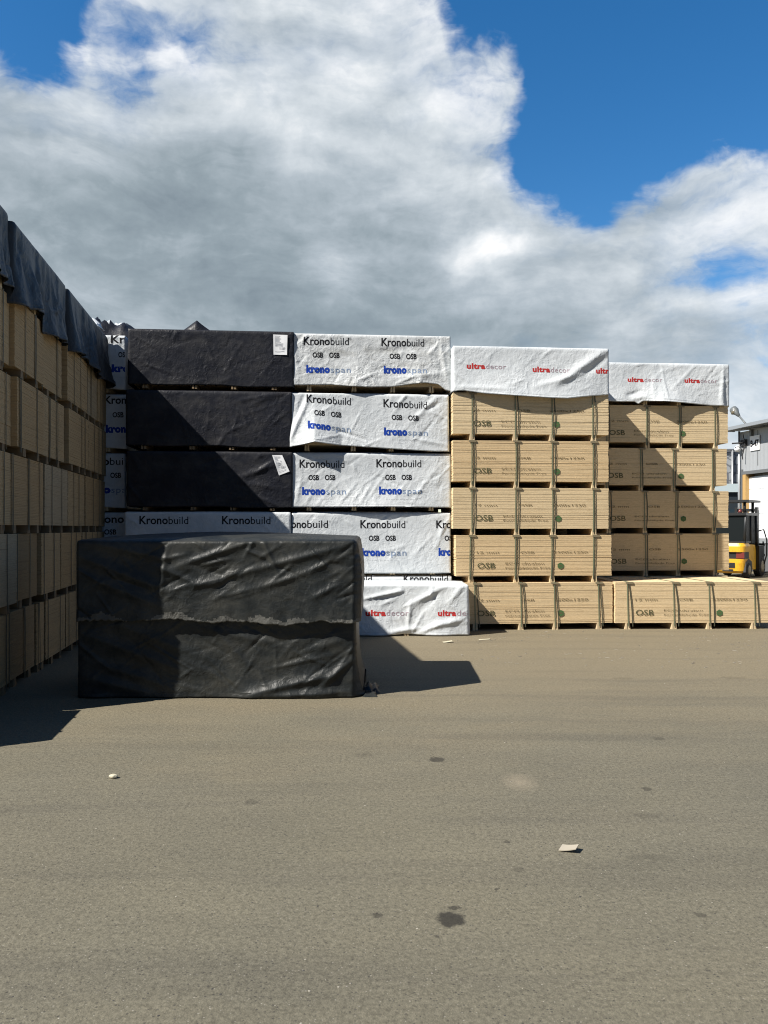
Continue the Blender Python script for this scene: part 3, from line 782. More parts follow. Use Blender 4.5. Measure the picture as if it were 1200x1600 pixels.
# column 5: one row farther back
f5 = frame(914, 13.42, YAW)
W5 = ((1138.5-600)/FPX*13.6-f5[0].x)/math.cos(YAW)
toff5 = (1064.6-600)/FPX*13.55-f5[0].x-1.67
names5 = ['strapped board pack at the ground, hidden behind the front row', 'lowest visible strapped board pack of the shorter stack, right beside the forklift',
          'strapped board pack second from the bottom of the shorter stack beside the forklift', 'strapped board pack with a slanting shadow edge, middle of the shorter stack', 'strapped board pack right under the frayed white sheet of the shorter stack']
for k in range(5):
    sh = [0, .02, .01, -.02, 0][k]
    osb_pack(f5, k*.752, names5[k], G_O, 500+k, W=2.5, dx=W5-2.5+sh, dy=0, pitch=.752, sx=[(.31, 1.0, 1.6, 2.26), (.33, .98, 1.57, 2.26), (.33, .97, 1.55, 2.24), (.31, .93, 1.53, 2.24), (.3, 1.02, 1.62, 2.27)][k])
f5b = (f5[0]+Vector((math.cos(YAW), math.sin(YAW), 0))*(W5-2.5), YAW)
prU5 = krono_prints(f5b, [('UD', 980, 596.5, 1033, 597.5, .08), ('UD', 1068.5, 598, 1120, 599, .08)])
hem5 = [(0, .02), (.6, .03), (.75, .03), (.9, -.01), (1.2, .02), (1.7, .0), (2.2, -.04), (2.5, -.05)]
hem5 = [(0, .06), (.5, .04), (.78, .05), (.84, .01), (.92, .06), (1.3, .045), (1.7, .03), (2.2, .0), (2.5, -.005)]
wrapped_pack(f5b, 5*.752, .775, 2.52, 'white wrapped pack with a knotted tear and two red words, atop the shorter stack', G_W, 550, M_white, prU5,
    hem=lambda x: pl(hem5, x), amp=.014, ncre=16, btw=.1, dx=-.0,
    creases=[(1.35, .05, 1.28, .7, .02, .02), (2.35, .0, 2.42, .7, .035, .03), (.75, .1, 1.0, .15, .04, .04), (.65, .15, .9, .25, -.03, .03), (1.15, .5, 1.1, .15, .02, .03)],
    flare=lambda x, t, f_: (.06+.10*max(0, 1-abs(x-1.25)/.45)+.03*math.sin(x*5))*t**2*(0 if x > 2.42 else 1) if f_ else .02*t,
    hem_side=lambda s_, y: .06 if s_ < 0 else -.005, topfn=lambda x, y: .0)

# row-one pack alone at the right, in front of column 5
f6 = frame(961.5, 12.12, math.radians(1.2))
osb_pack(f6, 0, 'single strapped board pack on the ground in front of the shorter stack', G_O, 600, W=2.5, sx=(.20, .93, 1.50, 2.22), tilt=.06, pitch=.75, toff=-.03)

# small white pack at the ground with red lettering
f7 = (Vector(((733.5-600)/FPX*11.42-2.5*math.cos(math.radians(1)), 11.36, 0)), math.radians(1))
prU7 = krono_prints(f7, [('UD', 571, 962, 638.5, 962, .088), ('UDr', 684, 962, 712.5, 962, 'ultra'), ('UDs', 713.5, 962, 752, 962, 'decor')])
wrapped_pack(f7, 0, .80, 2.48, 'low white wrapped pack with red lettering on the ground beside the front black stack', G_W, 700, M_white, prU7, Dp=.74,
    hem=lambda x: .012+.02*max(0, 1-abs(x-1.55)/.3), amp=.020, ncre=12, step=.018, sag=.03, btw=.06,
    creases=[(.95, .55, 1.55, .68, .05, .03), (.9, .48, 1.3, .58, -.04, .03), (1.55, .74, 1.58, .5, -.04, .03), (1.58, .1, 1.62, .5, .035, .03), (1.58, .45, 2.1, .72, .045, .035), (1.7, .30, 2.0, .6, -.04, .03),
             (1.75, .05, 2.1, .2, .04, .03), (2.0, .15, 2.4, .25, .05, .04), (1.95, .72, 1.9, .55, .03, .02), (1.3, .05, 1.75, .12, .05, .04), (2.2, .5, 2.4, .75, .03, .04)],
    flare=lambda x, t, f_: (.03+.03*math.sin(x*7))*t**3 if f_ else .02*t)

# packs of the next row, standing close behind (seen only through the bearer gaps)
for ci, (fr_, dpt, ptch, n_, w_) in enumerate(((f1, 1.30, .745, 6, 2.5), (f2, 1.32, .745, 6, 2.5), (f3, 1.30, .745, 6, 2.5), (f4, 1.34, .937, 4, 2.5), (f5b, 1.30, .937, 4, 2.5))):
    X = Vector((math.cos(YAW), math.sin(YAW), 0)); Yv = Vector((-math.sin(YAW), math.cos(YAW), 0))
    for k in range(n_):
        rnd = random.Random(ci*20+k)
        nm = ['narrow white', 'black wrapped', 'branded white', 'taller board', 'shorter board'][ci]; od = ['lowest', 'second', 'third', 'fourth', 'fifth', 'sixth'][k]
        root = empty('board_pack', fr_[0]+X*rnd.uniform(-.02, .02)+Yv*dpt+Vector((0, 0, k*ptch)), YAW, od+' board pack from the ground hidden directly behind the '+nm+' stack', 'board pack', 'packs of the hidden second row')
        board_part(root, w_, 1.25, ptch-.098, .095, M_board, rnd, nb=12)
        for x in (.3, 1.0, 1.6, 2.25): bearer_part(root, x, 1.25, 0, .095, M_wood, rnd)

# ------------------------------------------------------------------ front black stack
G_F = 'black tarpaulin covered packs standing alone in front'
ff = frame(125, 7.22, math.radians(.3))
WF = 2.58
lowcre = [(.0, .62, 1.0, .25, .03, .05), (.3, .72, 1.25, .35, .022, .05), (1.25, .68, 1.6, .3, .02, .035), (1.58, .03, 2.1, .16, .07, .05), (2.05, .14, 2.4, .22, .06, .04), (2.3, .12, 2.56, .35, .05, .03),
          (1.15, .66, 1.9, .5, .018, .04), (.1, .35, .9, .1, .03, .05), (.05, .2, .7, .04, .035, .05), (1.7, .02, 2.5, .06, .05, .03), (2.2, .45, 2.5, .55, .02, .04), (1.85, .6, 1.87, .1, .008, .012), (.9, .4, 1.5, .12, .02, .05)]
wrapped_pack(ff, 0, .78, WF+.01, 'lower pack under black tarpaulin, standing on the asphalt in front', G_F, 800, M_blackf, (), Dp=1.22, dx=-.02, dy=.01,
    hem=lambda x: .008, amp=.014, creases=lowcre, ncre=55, cw=.55, nz_=.38, step=.012, btw=.09, sag=.0,
    flare=lambda x, t, f_: ((.012+.022*max(0, math.sin(x*9))+.03*max(0, 1-abs(x-2.0)/.5))*t**5 if f_ else ((.02+.08*t**4) if x > 1 else .0)))
upcre = [(.95, .50, 1.62, .73, .040, .032), (1.62, .73, 1.68, .80, .03, .03), (1.05, .30, 1.62, .46, .045, .035), (1.60, .45, 2.48, .68, .035, .035), (1.05, .52, 1.5, .35, -.03, .04), (.75, .50, 1.15, .32, .03, .03),
         (1.72, .30, 2.1, .42, .035, .03), (2.1, .42, 2.5, .60, .032, .03), (.7, .45, 1.3, .50, .018, .05), (1.6, .64, 1.75, .58, .03, .02), (2.2, .2, 2.45, .33, .03, .03), (1.3, .2, 1.7, .3, .02, .03),
         (.0, .60, .9, .25, .04, .05), (.05, .42, .8, .12, .035, .05), (.2, .70, .95, .55, .03, .04), (2.25, .55, 2.5, .5, -.02, .03), (.78, .2, .84, .66, .03, .03)]
root, surf = wrapped_pack(ff, .745, .80, WF+.01, 'upper pack under black tarpaulin with a pale frayed hem, on top of the lower one', G_F, 801, M_blackf, (), Dp=1.28, dx=-.01, dy=-.03,
    hem=lambda x: -.035+.03*math.sin(x*1.7+.4)+.01*math.sin(x*9)+(.035 if x > 1.9 else 0)*min(1, (x-1.9)/.4 if x > 1.9 else 0)+.016*MN.noise(Vector((x*9, 0, 3)))+.012*MN.noise(Vector((x*28, 0, 6))), amp=.016, creases=upcre, ncre=55, cw=.55, nz_=.38, step=.012, btw=.09, sag=.05,
    mat_hem=M_hem, hemw=.10, bearers=False,
    flare=lambda x, t, f_: (.01+.018*t*t+.022*t**3*MN.noise(Vector((x*2.3, t, 5)))+.012*t*MN.noise(Vector((x*7, t*2, 8)))) if f_ else ((.015+.05*math.sin(PI*t)**.8+.03*max(0, t-.8)*5) if x > 1 else .0),
    topfn=lambda x, y: .03*(y/1.28))
# loose sheet ends lying by the right foot of the stack
mb = MB(); n = 12
for (cx, cy, rr, hh_, sd) in ((-.15, 7.60, .10, .08, 1), (-.13, 7.38, .07, .045, 4)):
    vs = []
    for i in range(n+1):
        for j in range(n+1):
            a, b_ = i/n*2-1, j/n*2-1
            q = Vector((a*1.5+sd, b_*1.5, sd)); hz = max(0, (1-max(abs(a), abs(b_))**2))*hh_*(.6+.5*ridged(q))+.012*MN.noise(q*2.5)
            vs.append((cx+a*rr*(1+.3*MN.noise(q)), cy+b_*rr*1.7, max(.004, hz)))
    mb.add(vs, [(i*(n+1)+j, (i+1)*(n+1)+j, (i+1)*(n+1)+j+1, i*(n+1)+j+1) for i in range(n) for j in range(n)], M_blackf, True)
tag(mb.build('tarpaulin_end'), 'crumpled end of black tarpaulin on the ground at the right foot of the front stack', 'tarpaulin')

# ------------------------------------------------------------------ left wall
OW = Vector((-3.66, 7.33, 0)); WD = math.atan2(1, -.1625); cw = 1/math.cos(math.atan(.1625))
def yw(px): return (2.469)/((600-px)/1200-.1625)
def sw(px): return (yw(px)-7.33)*cw
G_L = 'strapped board packs in the long left wall'
Zr = [0, .765, 1.545, 2.335, 3.12, 3.90]
rows = {4: [(-1.02, .27, .0, 0), (sw(15), sw(61.5), .05, 0, (.34, .67)), (sw(62), sw(94), .02, 0, (.03, .72)), (sw(96), sw(129), .075, 0, (.3, .62)), (sw(129.5), sw(146), .055, 1, (.05, .35)), (sw(146.5), sw(160.3), .06, 0, (.3,))],
        3: [(-1.02, .36, .0, 0, (.9, 1.2)), (sw(19), sw(62), .05, 0, (.08, .12, .72)), (sw(62.5), sw(96), .035, 0, (.26, .6)), (sw(99), sw(131), .07, 0, (.62, .8)), (sw(131.5), sw(160.5), .06, 0, (.3, .55, .75))],
        2: [(-1.02, sw(11), .03, 0), (sw(11.5), sw(64), .03, 0, (.03, .5, .86)), (sw(66), sw(102), .03, 1, (.28, .7)), (sw(103), sw(129), .03, 0, (.3, .62)), (sw(129.5), sw(161), .04, 0, (.35, .65))],
        1: [(-1.02, sw(21), .04, 1, (1.1,)), (sw(27), sw(60), -.01, 2, (.05, .62)), (sw(61), sw(91), .03, 0, (.12, .62)), (sw(92), sw(125), .03, 0, (.45, .7)), (sw(126), sw(161), .03, 0)],
        0: [(-1.02, sw(12), .03, 0, (1.1, 1.2)), (sw(13), sw(55), -.0, 2, (.56,)), (sw(56), sw(68), .01, 0, (.2,)), (sw(69), sw(100), .02, 0, (.1, .7)), (sw(101), sw(131), .02, 0, (.12, .5)), (sw(132), sw(161), .02, 0)]}
rown = ['ground row', 'second row up', 'third row up', 'fourth row up', 'row right under tarpaulins']
posn = ['cut by the photo edge', 'second from photo edge', 'third from photo edge', 'fourth from photo edge', 'fifth from photo edge', 'sixth from photo edge']
for r in range(5):
    n = len(rows[r])
    for i, pk in enumerate(rows[r]):
        s0, s1, out, kind = pk[:4]; st = pk[4] if len(pk) > 4 else None
        W_ = s1-s0
        if st: st = [x for x in [q if i == 0 else q*W_ if q < 1 else q for q in st] if x < W_]
        far = ', farthest one' if i == n-1 else ', '+posn[i]
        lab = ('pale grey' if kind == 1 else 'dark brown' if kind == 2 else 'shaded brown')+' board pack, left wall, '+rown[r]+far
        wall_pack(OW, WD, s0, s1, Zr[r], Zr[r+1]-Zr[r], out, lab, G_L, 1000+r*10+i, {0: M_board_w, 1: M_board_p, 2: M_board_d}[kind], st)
# a lone pack in front of the wall's near end, beside the camera
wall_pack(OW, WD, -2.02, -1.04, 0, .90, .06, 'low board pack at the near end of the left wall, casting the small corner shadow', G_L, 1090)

# tarpaulin-covered top row
def top_cover(s0, s1, z0, label, seed, hempts, out=.06, zt=.78):
    X = Vector((math.cos(WD), math.sin(WD), 0)); Yv = Vector((-math.sin(WD), math.cos(WD), 0))
    fr = (OW+X*s0-Yv*out, WD); W = s1-s0
    rnd = random.Random(seed)
    cre = []
    for _ in range(int(W*9)):
        x = rnd.uniform(0, W); z = rnd.uniform(.0, .3); ln = rnd.uniform(.25, .6); a = PI/2+rnd.uniform(-.4, .4)
        cre.append((x, z, x+math.cos(a)*ln, z+math.sin(a)*ln, rnd.choice((-1, 1, 1))*rnd.uniform(.015, .04), rnd.uniform(.02, .05)))
    root, sf_ = wrapped_pack(fr, z0, zt, W, label, 'tarpaulin covered packs along the top of the left wall', seed, M_blackw, (), Dp=2.4, amp=.02, creases=cre, ncre=6,
        hem=lambda x: pl(hempts, x), flare=lambda x, t, f_: (.02+.05*math.sin(x*6+seed)*t+.07*t*t+.03*math.sin(x*17)*t*t) if f_ else .02, step=.028,
        hem_side=lambda s_, y: hempts[0 if s_ < 0 else -1][1], sag=.05, btw=.085)
    return root
top_cover(-1.02, sw(10.5), Zr[5], 'black tarpaulin covered pack atop the left wall, cut off by the photo edge', 61, [(0, -.02), (.9, .02), (1.2, .05), (1.3, -.03)], out=.0, zt=.83)
Wa = sw(95)-sw(12)
top_cover(sw(12), sw(95), Zr[5], 'pack under a black tarpaulin with a stepped hem, first full one along the wall top', 62, [(0, -.10), (.25, -.08), (.6, .02), (.93, .04), (.96, -.14), (1.2, -.12), (1.6, -.08), (1.9, -.03), (2.2, -.03)], out=.04)
top_cover(sw(97.5), sw(159.5), Zr[5], 'pack under a black tarpaulin at the far end of the left wall top', 63, [(0, -.09), (.4, -.03), (.8, .0), (1.2, -.08), (1.7, -.10), (2.1, -.04), (2.5, -.10)], out=.055, zt=.77)
# pale and black sheet remnants on the far stack tops
def crumple(name, label, cx, cy, cz, lx, ly, lz, seed, mats, yaw=0, peak=None):
    mb = MB(); n, m_ = 40, 14; vs = []
    for i in range(n+1):
        for j in range(m_+1):
            u, v = i/n, j/m_; q = Vector((u*lx*2.0+seed, v*ly*2.2, seed*.7))
            env = min(1, 5*min(u, 1-u))*min(1, 4*min(v, 1-v))
            h = lz*env*(.35+.75*ridged(q+MN.noise_vector(q)*.3, 1.2)+.25*MN.noise(q*3))
            if peak: h = lz*max(0, 1-abs(u-.5)*2)*min(1, 5*min(v, 1-v))+.01*MN.noise(q*3)
            vs.append(((u-.5)*lx, (v-.5)*ly, max(0.002, h*(1.15-.75*u if not peak else 1))))
    fs = [(i*(m_+1)+j, (i+1)*(m_+1)+j, (i+1)*(m_+1)+j+1, i*(m_+1)+j+1) for i in range(n) for j in range(m_)]
    for f in fs:
        c = Vector(vs[f[0]]); mm = mats[1] if len(mats) > 1 and MN.noise(Vector((c.x*4.0+seed, c.y*5, c.z*8))) > .46 else mats[0]
        mb.add([], [], mm)
        mb.f.append(f); mb.m.append(mb.mi(mm)); mb.sm.append(True)
    mb.v = [tuple(v) for v in vs]
    o = mb.build(name); o.location = (cx, cy, cz); o.rotation_euler = (0, 0, yaw)
    # underside so that the sheet bundle is closed
    md = o.modifiers.new('solid', 'SOLIDIFY'); md.thickness = .004; md.offset = -1
    return tag(o, label, 'tarpaulin')
zt1 = 5*h1-.01
crumple('tarpaulin_bundle', 'crumpled black and white sheets on the narrow stack behind the left wall', -4.50, 12.75, zt1, 1.5, .8, .44, 5, (M_black, M_white), YAW)
crumple('tarpaulin_scrap', 'small crumpled white sheet at the far top end of the left wall', -4.47, 11.88, Zr[5]+.79, .20, .25, .27, 9, (M_white,), 0)
crumple('tarpaulin_fold', 'pointed black sheet fold standing up behind the topmost black pack', -3.12, 12.9, 4.665, 1.0, .5, .385, 3, (M_black,), YAW, peak=True)

# ------------------------------------------------------------------ warehouse on the right
BO = Vector((18.35/(.4625+.1625)*.4625, 18.35/(.4625+.1625), 0))       # left visible corner
BYAW = math.atan2(-1, .1625)      # local x runs along the facade toward the camera; local y goes into the building
def corrug(name, c):
    m, gg, b = newmat(name, c, .45, .1)
    o = objco(gg); n = gg.noise(o, .8, 5, .6)
    gg.put(b.inputs['Base Color'], gg.mix(gg.map(n, .3, .7), c, tuple(x*.86 for x in c)))
    sep = gg.new('ShaderNodeSeparateXYZ'); gg.put(sep.inputs[0], o)
    wv = gg.math('SINE', gg.math('MULTIPLY', sep.outputs[0], 30.0)); bump(gg, b, wv, .008, .5)
    return m
M_wall = corrug("grey_cladding", (.36, .375, .39)); M_trim = newmat("dark_trim", (.12, .125, .13), .5)[0]
M_door = newmat("white_door", (.80, .81, .82), .4)[0]; M_seam = newmat("door_seam", (.62, .64, .66), .4)[0]
M_jamb = newmat("ochre_jamb", (.45, .28, .10), .6)[0]; M_conc = newmat("dock_concrete", (.10, .105, .11), .8)[0]; M_rub = newmat("rubber", (.02, .02, .022), .7)[0]
M_galv = newmat("galvanised", (.38, .39, .40), .4, .5)[0]
bl = empty('warehouse', BO, BYAW, 'grey clad warehouse with a white sectional door on the right', 'building')
def fpx(px): # distance along facade
    Y = 18.35/((px-600)/1200+.1625); return (BO.y-Y)*cw
d0, d1 = fpx(1166), fpx(1166)+3.4; DZ0, DZ1 = 1.23, 3.52
mb = MB(); L = 22
mb.box(0, d0-.18, 0, 14, 0, 5.25, M_wall); mb.box(d1, L, 0, 14, 0, 5.25, M_wall)
mb.box(d0-.18, d1, 0, 14, DZ1+.22, 5.25, M_wall); mb.box(d0-.18, d1, .35, 14, DZ0, DZ1+.22, M_wall)
mb.build('wall', bl)
mb = MB(); mb.box(d0-.18, d1, -.06, 13.9, 0.01, DZ0-.18, M_conc); mb.box(d0-.1, d1, -.10, .3, DZ0-.18, DZ0-.002, M_galv)
mb.build('dock', bl)
for k in range(2):
    mb = MB(); mb.box(d0+.2+k*2.4, d0+.5+k*2.4, -.2, -.062, .55, DZ0-.25, M_rub); mb.build('bumper', bl)
mb = MB(); nP = 5
for k in range(nP):
    z0_ = lerp(DZ0, DZ1, k/nP); z1_ = lerp(DZ0, DZ1, (k+1)/nP)
    mb.box(d0, d1, .12, .2, z0_, z1_-.03, M_door); mb.box(d0, d1, .135, .19, z1_-.03, z1_, M_seam)
mb.build('door', bl)
mb = MB(); mb.box(d0-.178, d0-.001, -.03, .34, DZ0, DZ1+.1, M_jamb); mb.box(d0-.24, d0-.179, -.04, -.002, DZ0, DZ1+.3, M_trim); mb.box(d0-.178, d1, -.035, .33, DZ1+.101, DZ1+.219, M_trim)
mb.build('door_frame', bl)
mb = MB(); mb.prism([(-.45, 5.28), (14.3, 6.9), (14.3, 7.05), (-.45, 5.42)], -.35, L, M_trim, axis='x')
for k in range(26): mb.box(-.3+k*.85, -.24+k*.85, -.40, -.02, 5.30, 5.36, M_galv)
mb.box(-.35, L, -.58, -.45, 5.30, 5.42, M_galv)
mb.build('roof', bl)
mb = MB()
for k in range(20): mb.box(k*1.1, k*1.1+.03, -.012, -.002, 3.9 if (k*1.1 > d0-.4 and k*1.1 < d1) else .02, 5.2, M_trim)
mb.build('panel_joints', bl)
mb = MB(); mb.tube([(.12, -.08, .05), (.12, -.08, 5.28)], .04, M_galv, 8); mb.build('downpipe', bl)
Xb = Vector((math.cos(BYAW), math.sin(BYAW), 0)); Yb = Vector((-math.sin(BYAW), math.cos(BYAW), 0))
def onb(s, out, z): return BO+Xb*s-Yb*out+Vector((0, 0, z))
# sign
s0, s1 = fpx(1173.5), fpx(1188)
sg = empty('gate_sign', onb(s0, .03, 0), BYAW, 'small white sign reading B-47 on the warehouse wall', 'sign')
zc0 = CAMZ+(HOR-704)/FPX*28.45; zc1 = CAMZ+(HOR-681)/FPX*28.45
mb = MB(); mb.box(0, s1-s0, -.012, .012, zc0, zc1, M_paper)
vs, fs, wd = glyphs('B-47', .05); L_ = s1-s0; sx_ = L_*.9/wd
mb.add([(L_*.05+x*sx_, -.016, lerp(zc0, zc1, .30)+z*.31) for x, z in vs], fs, M_txt_black)
mb.build('sign_board', sg)
# wall lamp on a bent arm
M_lamp = newmat("lamp_grey", (.13, .14, .14), .4)[0]; M_glass = newmat("lamp_glass", (.16, .14, .10), .2)[0]
def wp(px, py, Y): return Vector(((px-600)/FPX*Y, Y, CAMZ+(HOR-py)/FPX*Y))
A = onb(fpx(1176), .02, 0); A.z = CAMZ+(HOR-676)/FPX*A.y
lp = empty('wall_lamp', A, 0, 'grey street lamp head on a slanting arm fixed to the warehouse wall', 'lamp')
B_ = wp(1166, 663, 28.55)-A; C_ = wp(1153, 648, 28.95)-A; E_ = wp(1144.5, 638, 29.2)-A
mb = MB(); mb.tube([(0, 0, 0), B_, C_], .035, M_lamp, 8); mb.box(-.08, .08, -.06, .06, -.12, .12, M_lamp); mb.build('arm', lp)
mb = MB(); mb.tube([C_+(B_-C_)*.15, C_+(E_-C_)*.2, C_+(E_-C_)*.55, C_+(E_-C_)*.9, E_], [.05, .09, .15, .14, .05], M_lamp, 12); mb.build('lamp_head', lp)
mb = MB(); c0_ = C_+(E_-C_)*.62+Vector((-.03, -.04, -.06)); mb.tube([c0_-(E_-C_)*.25, c0_, c0_+(E_-C_)*.28], [.04, .13, .05], M_glass, 12); mb.build('lamp_glass', lp)
# bracket with cables at the corner
A = onb(.22, .03, 0); A.z = CAMZ+(HOR-692)/FPX*A.y
br_ = empty('cable_bracket', A, 0, 'thin black bracket with hanging cable at the warehouse corner', 'bracket')
t0_ = wp(1143.5, 693, 29.1)-A; q0_ = wp(1165, 691.5, 28.9)-A
mb = MB(); mb.tube([t0_, q0_], .028, M_rub, 6); mb.box(q0_.x-.05, q0_.x+.05, q0_.y-.03, q0_.y+.3, q0_.z-.12, q0_.z+.12, M_rub); mb.build('arm', br_)
mb = MB(); mb.tube([q0_, wp(1163, 700, 28.9)-A, wp(1160, 712, 28.9)-A, wp(1160.5, 718, 28.9)-A], .018, M_rub, 6); mb.tube([q0_, wp(1162, 684, 28.9)-A, wp(1161, 679, 29)-A], .014, M_rub, 6); mb.build('cable', br_)
mb = MB(); cpt = wp(1152.5, 701, 29.2)
mb.tube([(0, 0, .12), (0, 0, .05), (0, 0, -.05), (0, 0, -.12)], [.02, .12, .12, .05], M_paper, 12); mb.tube([(0, 0, 0), (.3, .15, .02)], .02, M_lamp, 6)
o = mb.build('dome_camera'); o.location = cpt; tag(o, 'small white round housing on the warehouse corner', 'camera housing')

# far buildings seen in the slot left of the warehouse
m_net, gg, b = newmat("netted_grey", (.2, .22, .24), .8)
o = objco(gg); v = gg.new('ShaderNodeTexVoronoi', feature='DISTANCE_TO_EDGE'); gg.put(v.inputs['Vector'], o); gg.put(v.inputs['Scale'], 2.2)
gg.put(b.inputs['Base Color'], gg.mix(gg.map(v.outputs['Distance'], .03, .09), (.14, .15, .17), (.34, .36, .38)))
tb = empty('silo_block', (14.0, 40, 0), 0, 'grey netted structure behind, left of the warehouse corner', 'building')
mb = MB(); zt_ = CAMZ+(HOR-703)/FPX*40; mb.box(2.3, 4.9, 0, 4, 0, zt_, m_net)
mb.build('netting', tb)
mb = MB()
for x in (2.2, 3.15, 4.1, 4.9): mb.tube([(x, -.1, 0), (x, -.1, zt_)], .05, M_galv, 6)
mb.tube([(2.2, -.1, zt_), (4.9, -.1, zt_)], .05, M_galv, 6); mb.build('frame', tb)
kb = empty('kiosk', (12.5, 33.0, 0), 0, 'dark glazed kiosk with a pale blue roof band beyond the forklift', 'building')
zk = CAMZ+(HOR-756)/FPX*33; zk2 = CAMZ+(HOR-769)/FPX*33
mb = MB(); mb.box(.0, 2.78, -.1, 3.1, zk2, zk, newmat("pale_blue_band", (.58, .68, .72), .4)[0]); mb.build('roof', kb)
mb = MB(); mb.box(.1, 2.70, 0, 3, 0, zk2, newmat("kiosk_dark", (.035, .045, .055), .3)[0]); mb.build('wall', kb)
mb = MB()
for k in range(4): mb.box(.15+k*.64, .70+k*.64, -.03, -.004, 1.0, 2.4, newmat("kiosk_glass", (.03, .05, .065), .08)[0])
mb.build('window', kb)
# loading post
# ------------------------------------------------------------------ forklift
M_yel = None
m, gg, b = newmat("yellow_paint", (.62, .32, .015), .4); M_yel = m
o = objco(gg); n = gg.noise(o, 4, 7, .7); n_ = gg.noise(o, 18, 5, .7)
c = gg.mix(gg.map(n, .52, .62, 0, .55), (.68, .37, .02), (.40, .17, .02)); c = gg.mix(gg.map(n_, .62, .70, 0, .5), c, (.62, .55, .42)); gg.put(b.inputs['Base Color'], c)
M_blk = newmat("black_metal", (.018, .019, .02), .4)[0]; M_tyre = newmat("tyre", (.022, .021, .02), .85)[0]; M_rim = newmat("rim", (.30, .26, .18), .6)[0]
M_win = newmat("cab_glass", (.008, .011, .012), .5, 0, .12)[0]; M_red = newmat("tail_red", (.16, .03, .025), .3)[0]
TH = math.radians(42)
FB = Vector(((1158-600)/FPX*24.8, 25.2, 0))
fk = empty('forklift', FB, -TH, 'yellow and black forklift seen from behind beside the right board stack', 'forklift')
def roundbox(mb, x0, x1, y0, y1, zs, m, r=.18, n=6):
    """stack of rounded rectangles: zs = list of (z, inset)"""
    rings = []
    for z, ins in zs:
        R = []
        for cx, cy, a0 in ((x1-ins-r, y1-r*.3, 0), (x0+ins+r, y1-r*.3, PI/2), (x0+ins+r, y0+ins+r, PI), (x1-ins-r, y0+ins+r, 3*PI/2)):
            rr_ = r if cy < y1-r else r*.3
            ccx = cx if rr_ == r else (x1-ins-rr_ if cx > 0 else x0+ins+rr_)
            for k in range(n+1):
                a = a0+k*PI/2/n; R.append((ccx+rr_*math.cos(a), cy+rr_*math.sin(a), z))
        rings.append(R)
    N = len(rings[0]); vs = [v for R in rings for v in R]; fs = []
    for i in range(len(rings)-1):
        for k in range(N): fs.append((i*N+k, i*N+(k+1) % N, (i+1)*N+(k+1) % N, (i+1)*N+k))
    fs.append(tuple(range(N-1, -1, -1))); fs.append(tuple((len(rings)-1)*N+k for k in range(N)))
    mb.add(vs, fs, m, False)
mb = MB(); roundbox(mb, -.56, .56, -.95, -.30, [(.16, .10), (.24, .02), (.5, 0), (.62, 0)], M_yel)
roundbox(mb, -.52, .52, -.88, -.30, [(.62, 0), (.84, 0)], M_blk)
roundbox(mb, -.56, .56, -.95, -.30, [(.84, 0), (1.02, .0), (1.12, .05)], M_yel)
mb.box(-.12, .28, -.957, -.94, .34, .50, M_blk); mb.box(-.1, .22, -.957, -.94, .22, .29, M_blk)
cwt = mb.build('counterweight', fk)
for sx_ in (-1, 1):
    mb = MB(); mb.box(min(sx_*.30, sx_*.54), max(sx_*.30, sx_*.54), -.90, -.80, .64, .83, M_red); mb.build('tail_light', fk)
mb = MB(); mb.prism([(-.3, .30), (-.3, 1.08), (.35, 1.05), (.55, .62), (1.05, .62), (1.05, .25), (.1, .25)], -.50, .50, M_yel, axis='x'); mb.build('chassis', fk, fixn=True)
for (wx, wy, wr, ww) in ((-.5, -.52, .26, .18), (.5, -.52, .26, .18), (-.5, .78, .33, .22), (.5, .78, .33, .22)):
    sgn = 1 if wx > 0 else -1
    mb = MB(); wh = empty('wheel', (wx, wy, wr)); wh.parent = fk
    mb.tube([(-ww/2, 0, 0), (-ww/2+.03, 0, 0), (ww/2-.03, 0, 0), (ww/2, 0, 0)], [wr*.9, wr, wr, wr*.9], M_tyre, 24); mb.build('tyre', wh)
    mb = MB(); a_ = sgn*(ww/2+.002); mb.tube([(a_-sgn*.02, 0, 0), (a_, 0, 0), (a_+sgn*.008, 0, 0)], [wr*.55, wr*.6, wr*.2], M_rim, 20); mb.build('rim', wh)
mb = MB(); mb.prism([(-.86, .20), (-.80, .52), (-.52, .62), (-.22, .52), (-.16, .20)], .50, .572, M_blk, axis='x'); mb.build('wheel_arch', fk, fixn=True)
# cab
mb = MB()
for x in (-.5, .5):
    mb.tube([(x, -.72, 1.12), (x, -.62, 2.05), (x, -.5, 2.08)], .045, M_blk, 6); mb.tube([(x, .62, .7), (x, .42, 2.05)], .05, M_blk, 6)
    mb.tube([(x, -.1, 1.1), (x, -.1, 2.05)], .035, M_blk, 6)
mb.box(-.55, .55, -.72, .52, 2.0, 2.09, M_blk); mb.box(-.53, .53, -.78, -.2, 1.12, 1.18, M_blk)
mb.build('cab_frame', fk)
mb = MB(); mb.box(-.48, .48, -.66, -.64, 1.18, 2.0, M_win); mb.box(.48, .495, -.62, .4, 1.1, 2.0, M_win); mb.box(-.495, -.48, -.62, .4, 1.1, 2.0, M_win); mb.box(-.48, .48, .44, .46, 1.1, 2.0, M_win); mb.build('cab_glass', fk)
mb = MB()
for x in (-.42, .42):
    for y in (-.45, .38): mb.tube([(x, y, 2.09), (x, y, 2.44)], .05, M_blk, 6)
mb.box(-.56, .60, -.62, .60, 2.43, 2.50, M_blk); mb.build('overhead_guard', fk)
mb = MB(); mb.tube([(.3, -.5, 2.09), (.3, -.5, 2.14), (.3, -.5, 2.2)], [.06, .06, .03], M_red, 10); mb.build('beacon', fk)
mb = MB(); mb.box(-.25, .25, -.35, .1, 1.1, 1.22, M_blk); mb.box(-.25, .25, -.42, -.3, 1.2, 1.75, M_blk); mb.build('seat', fk)
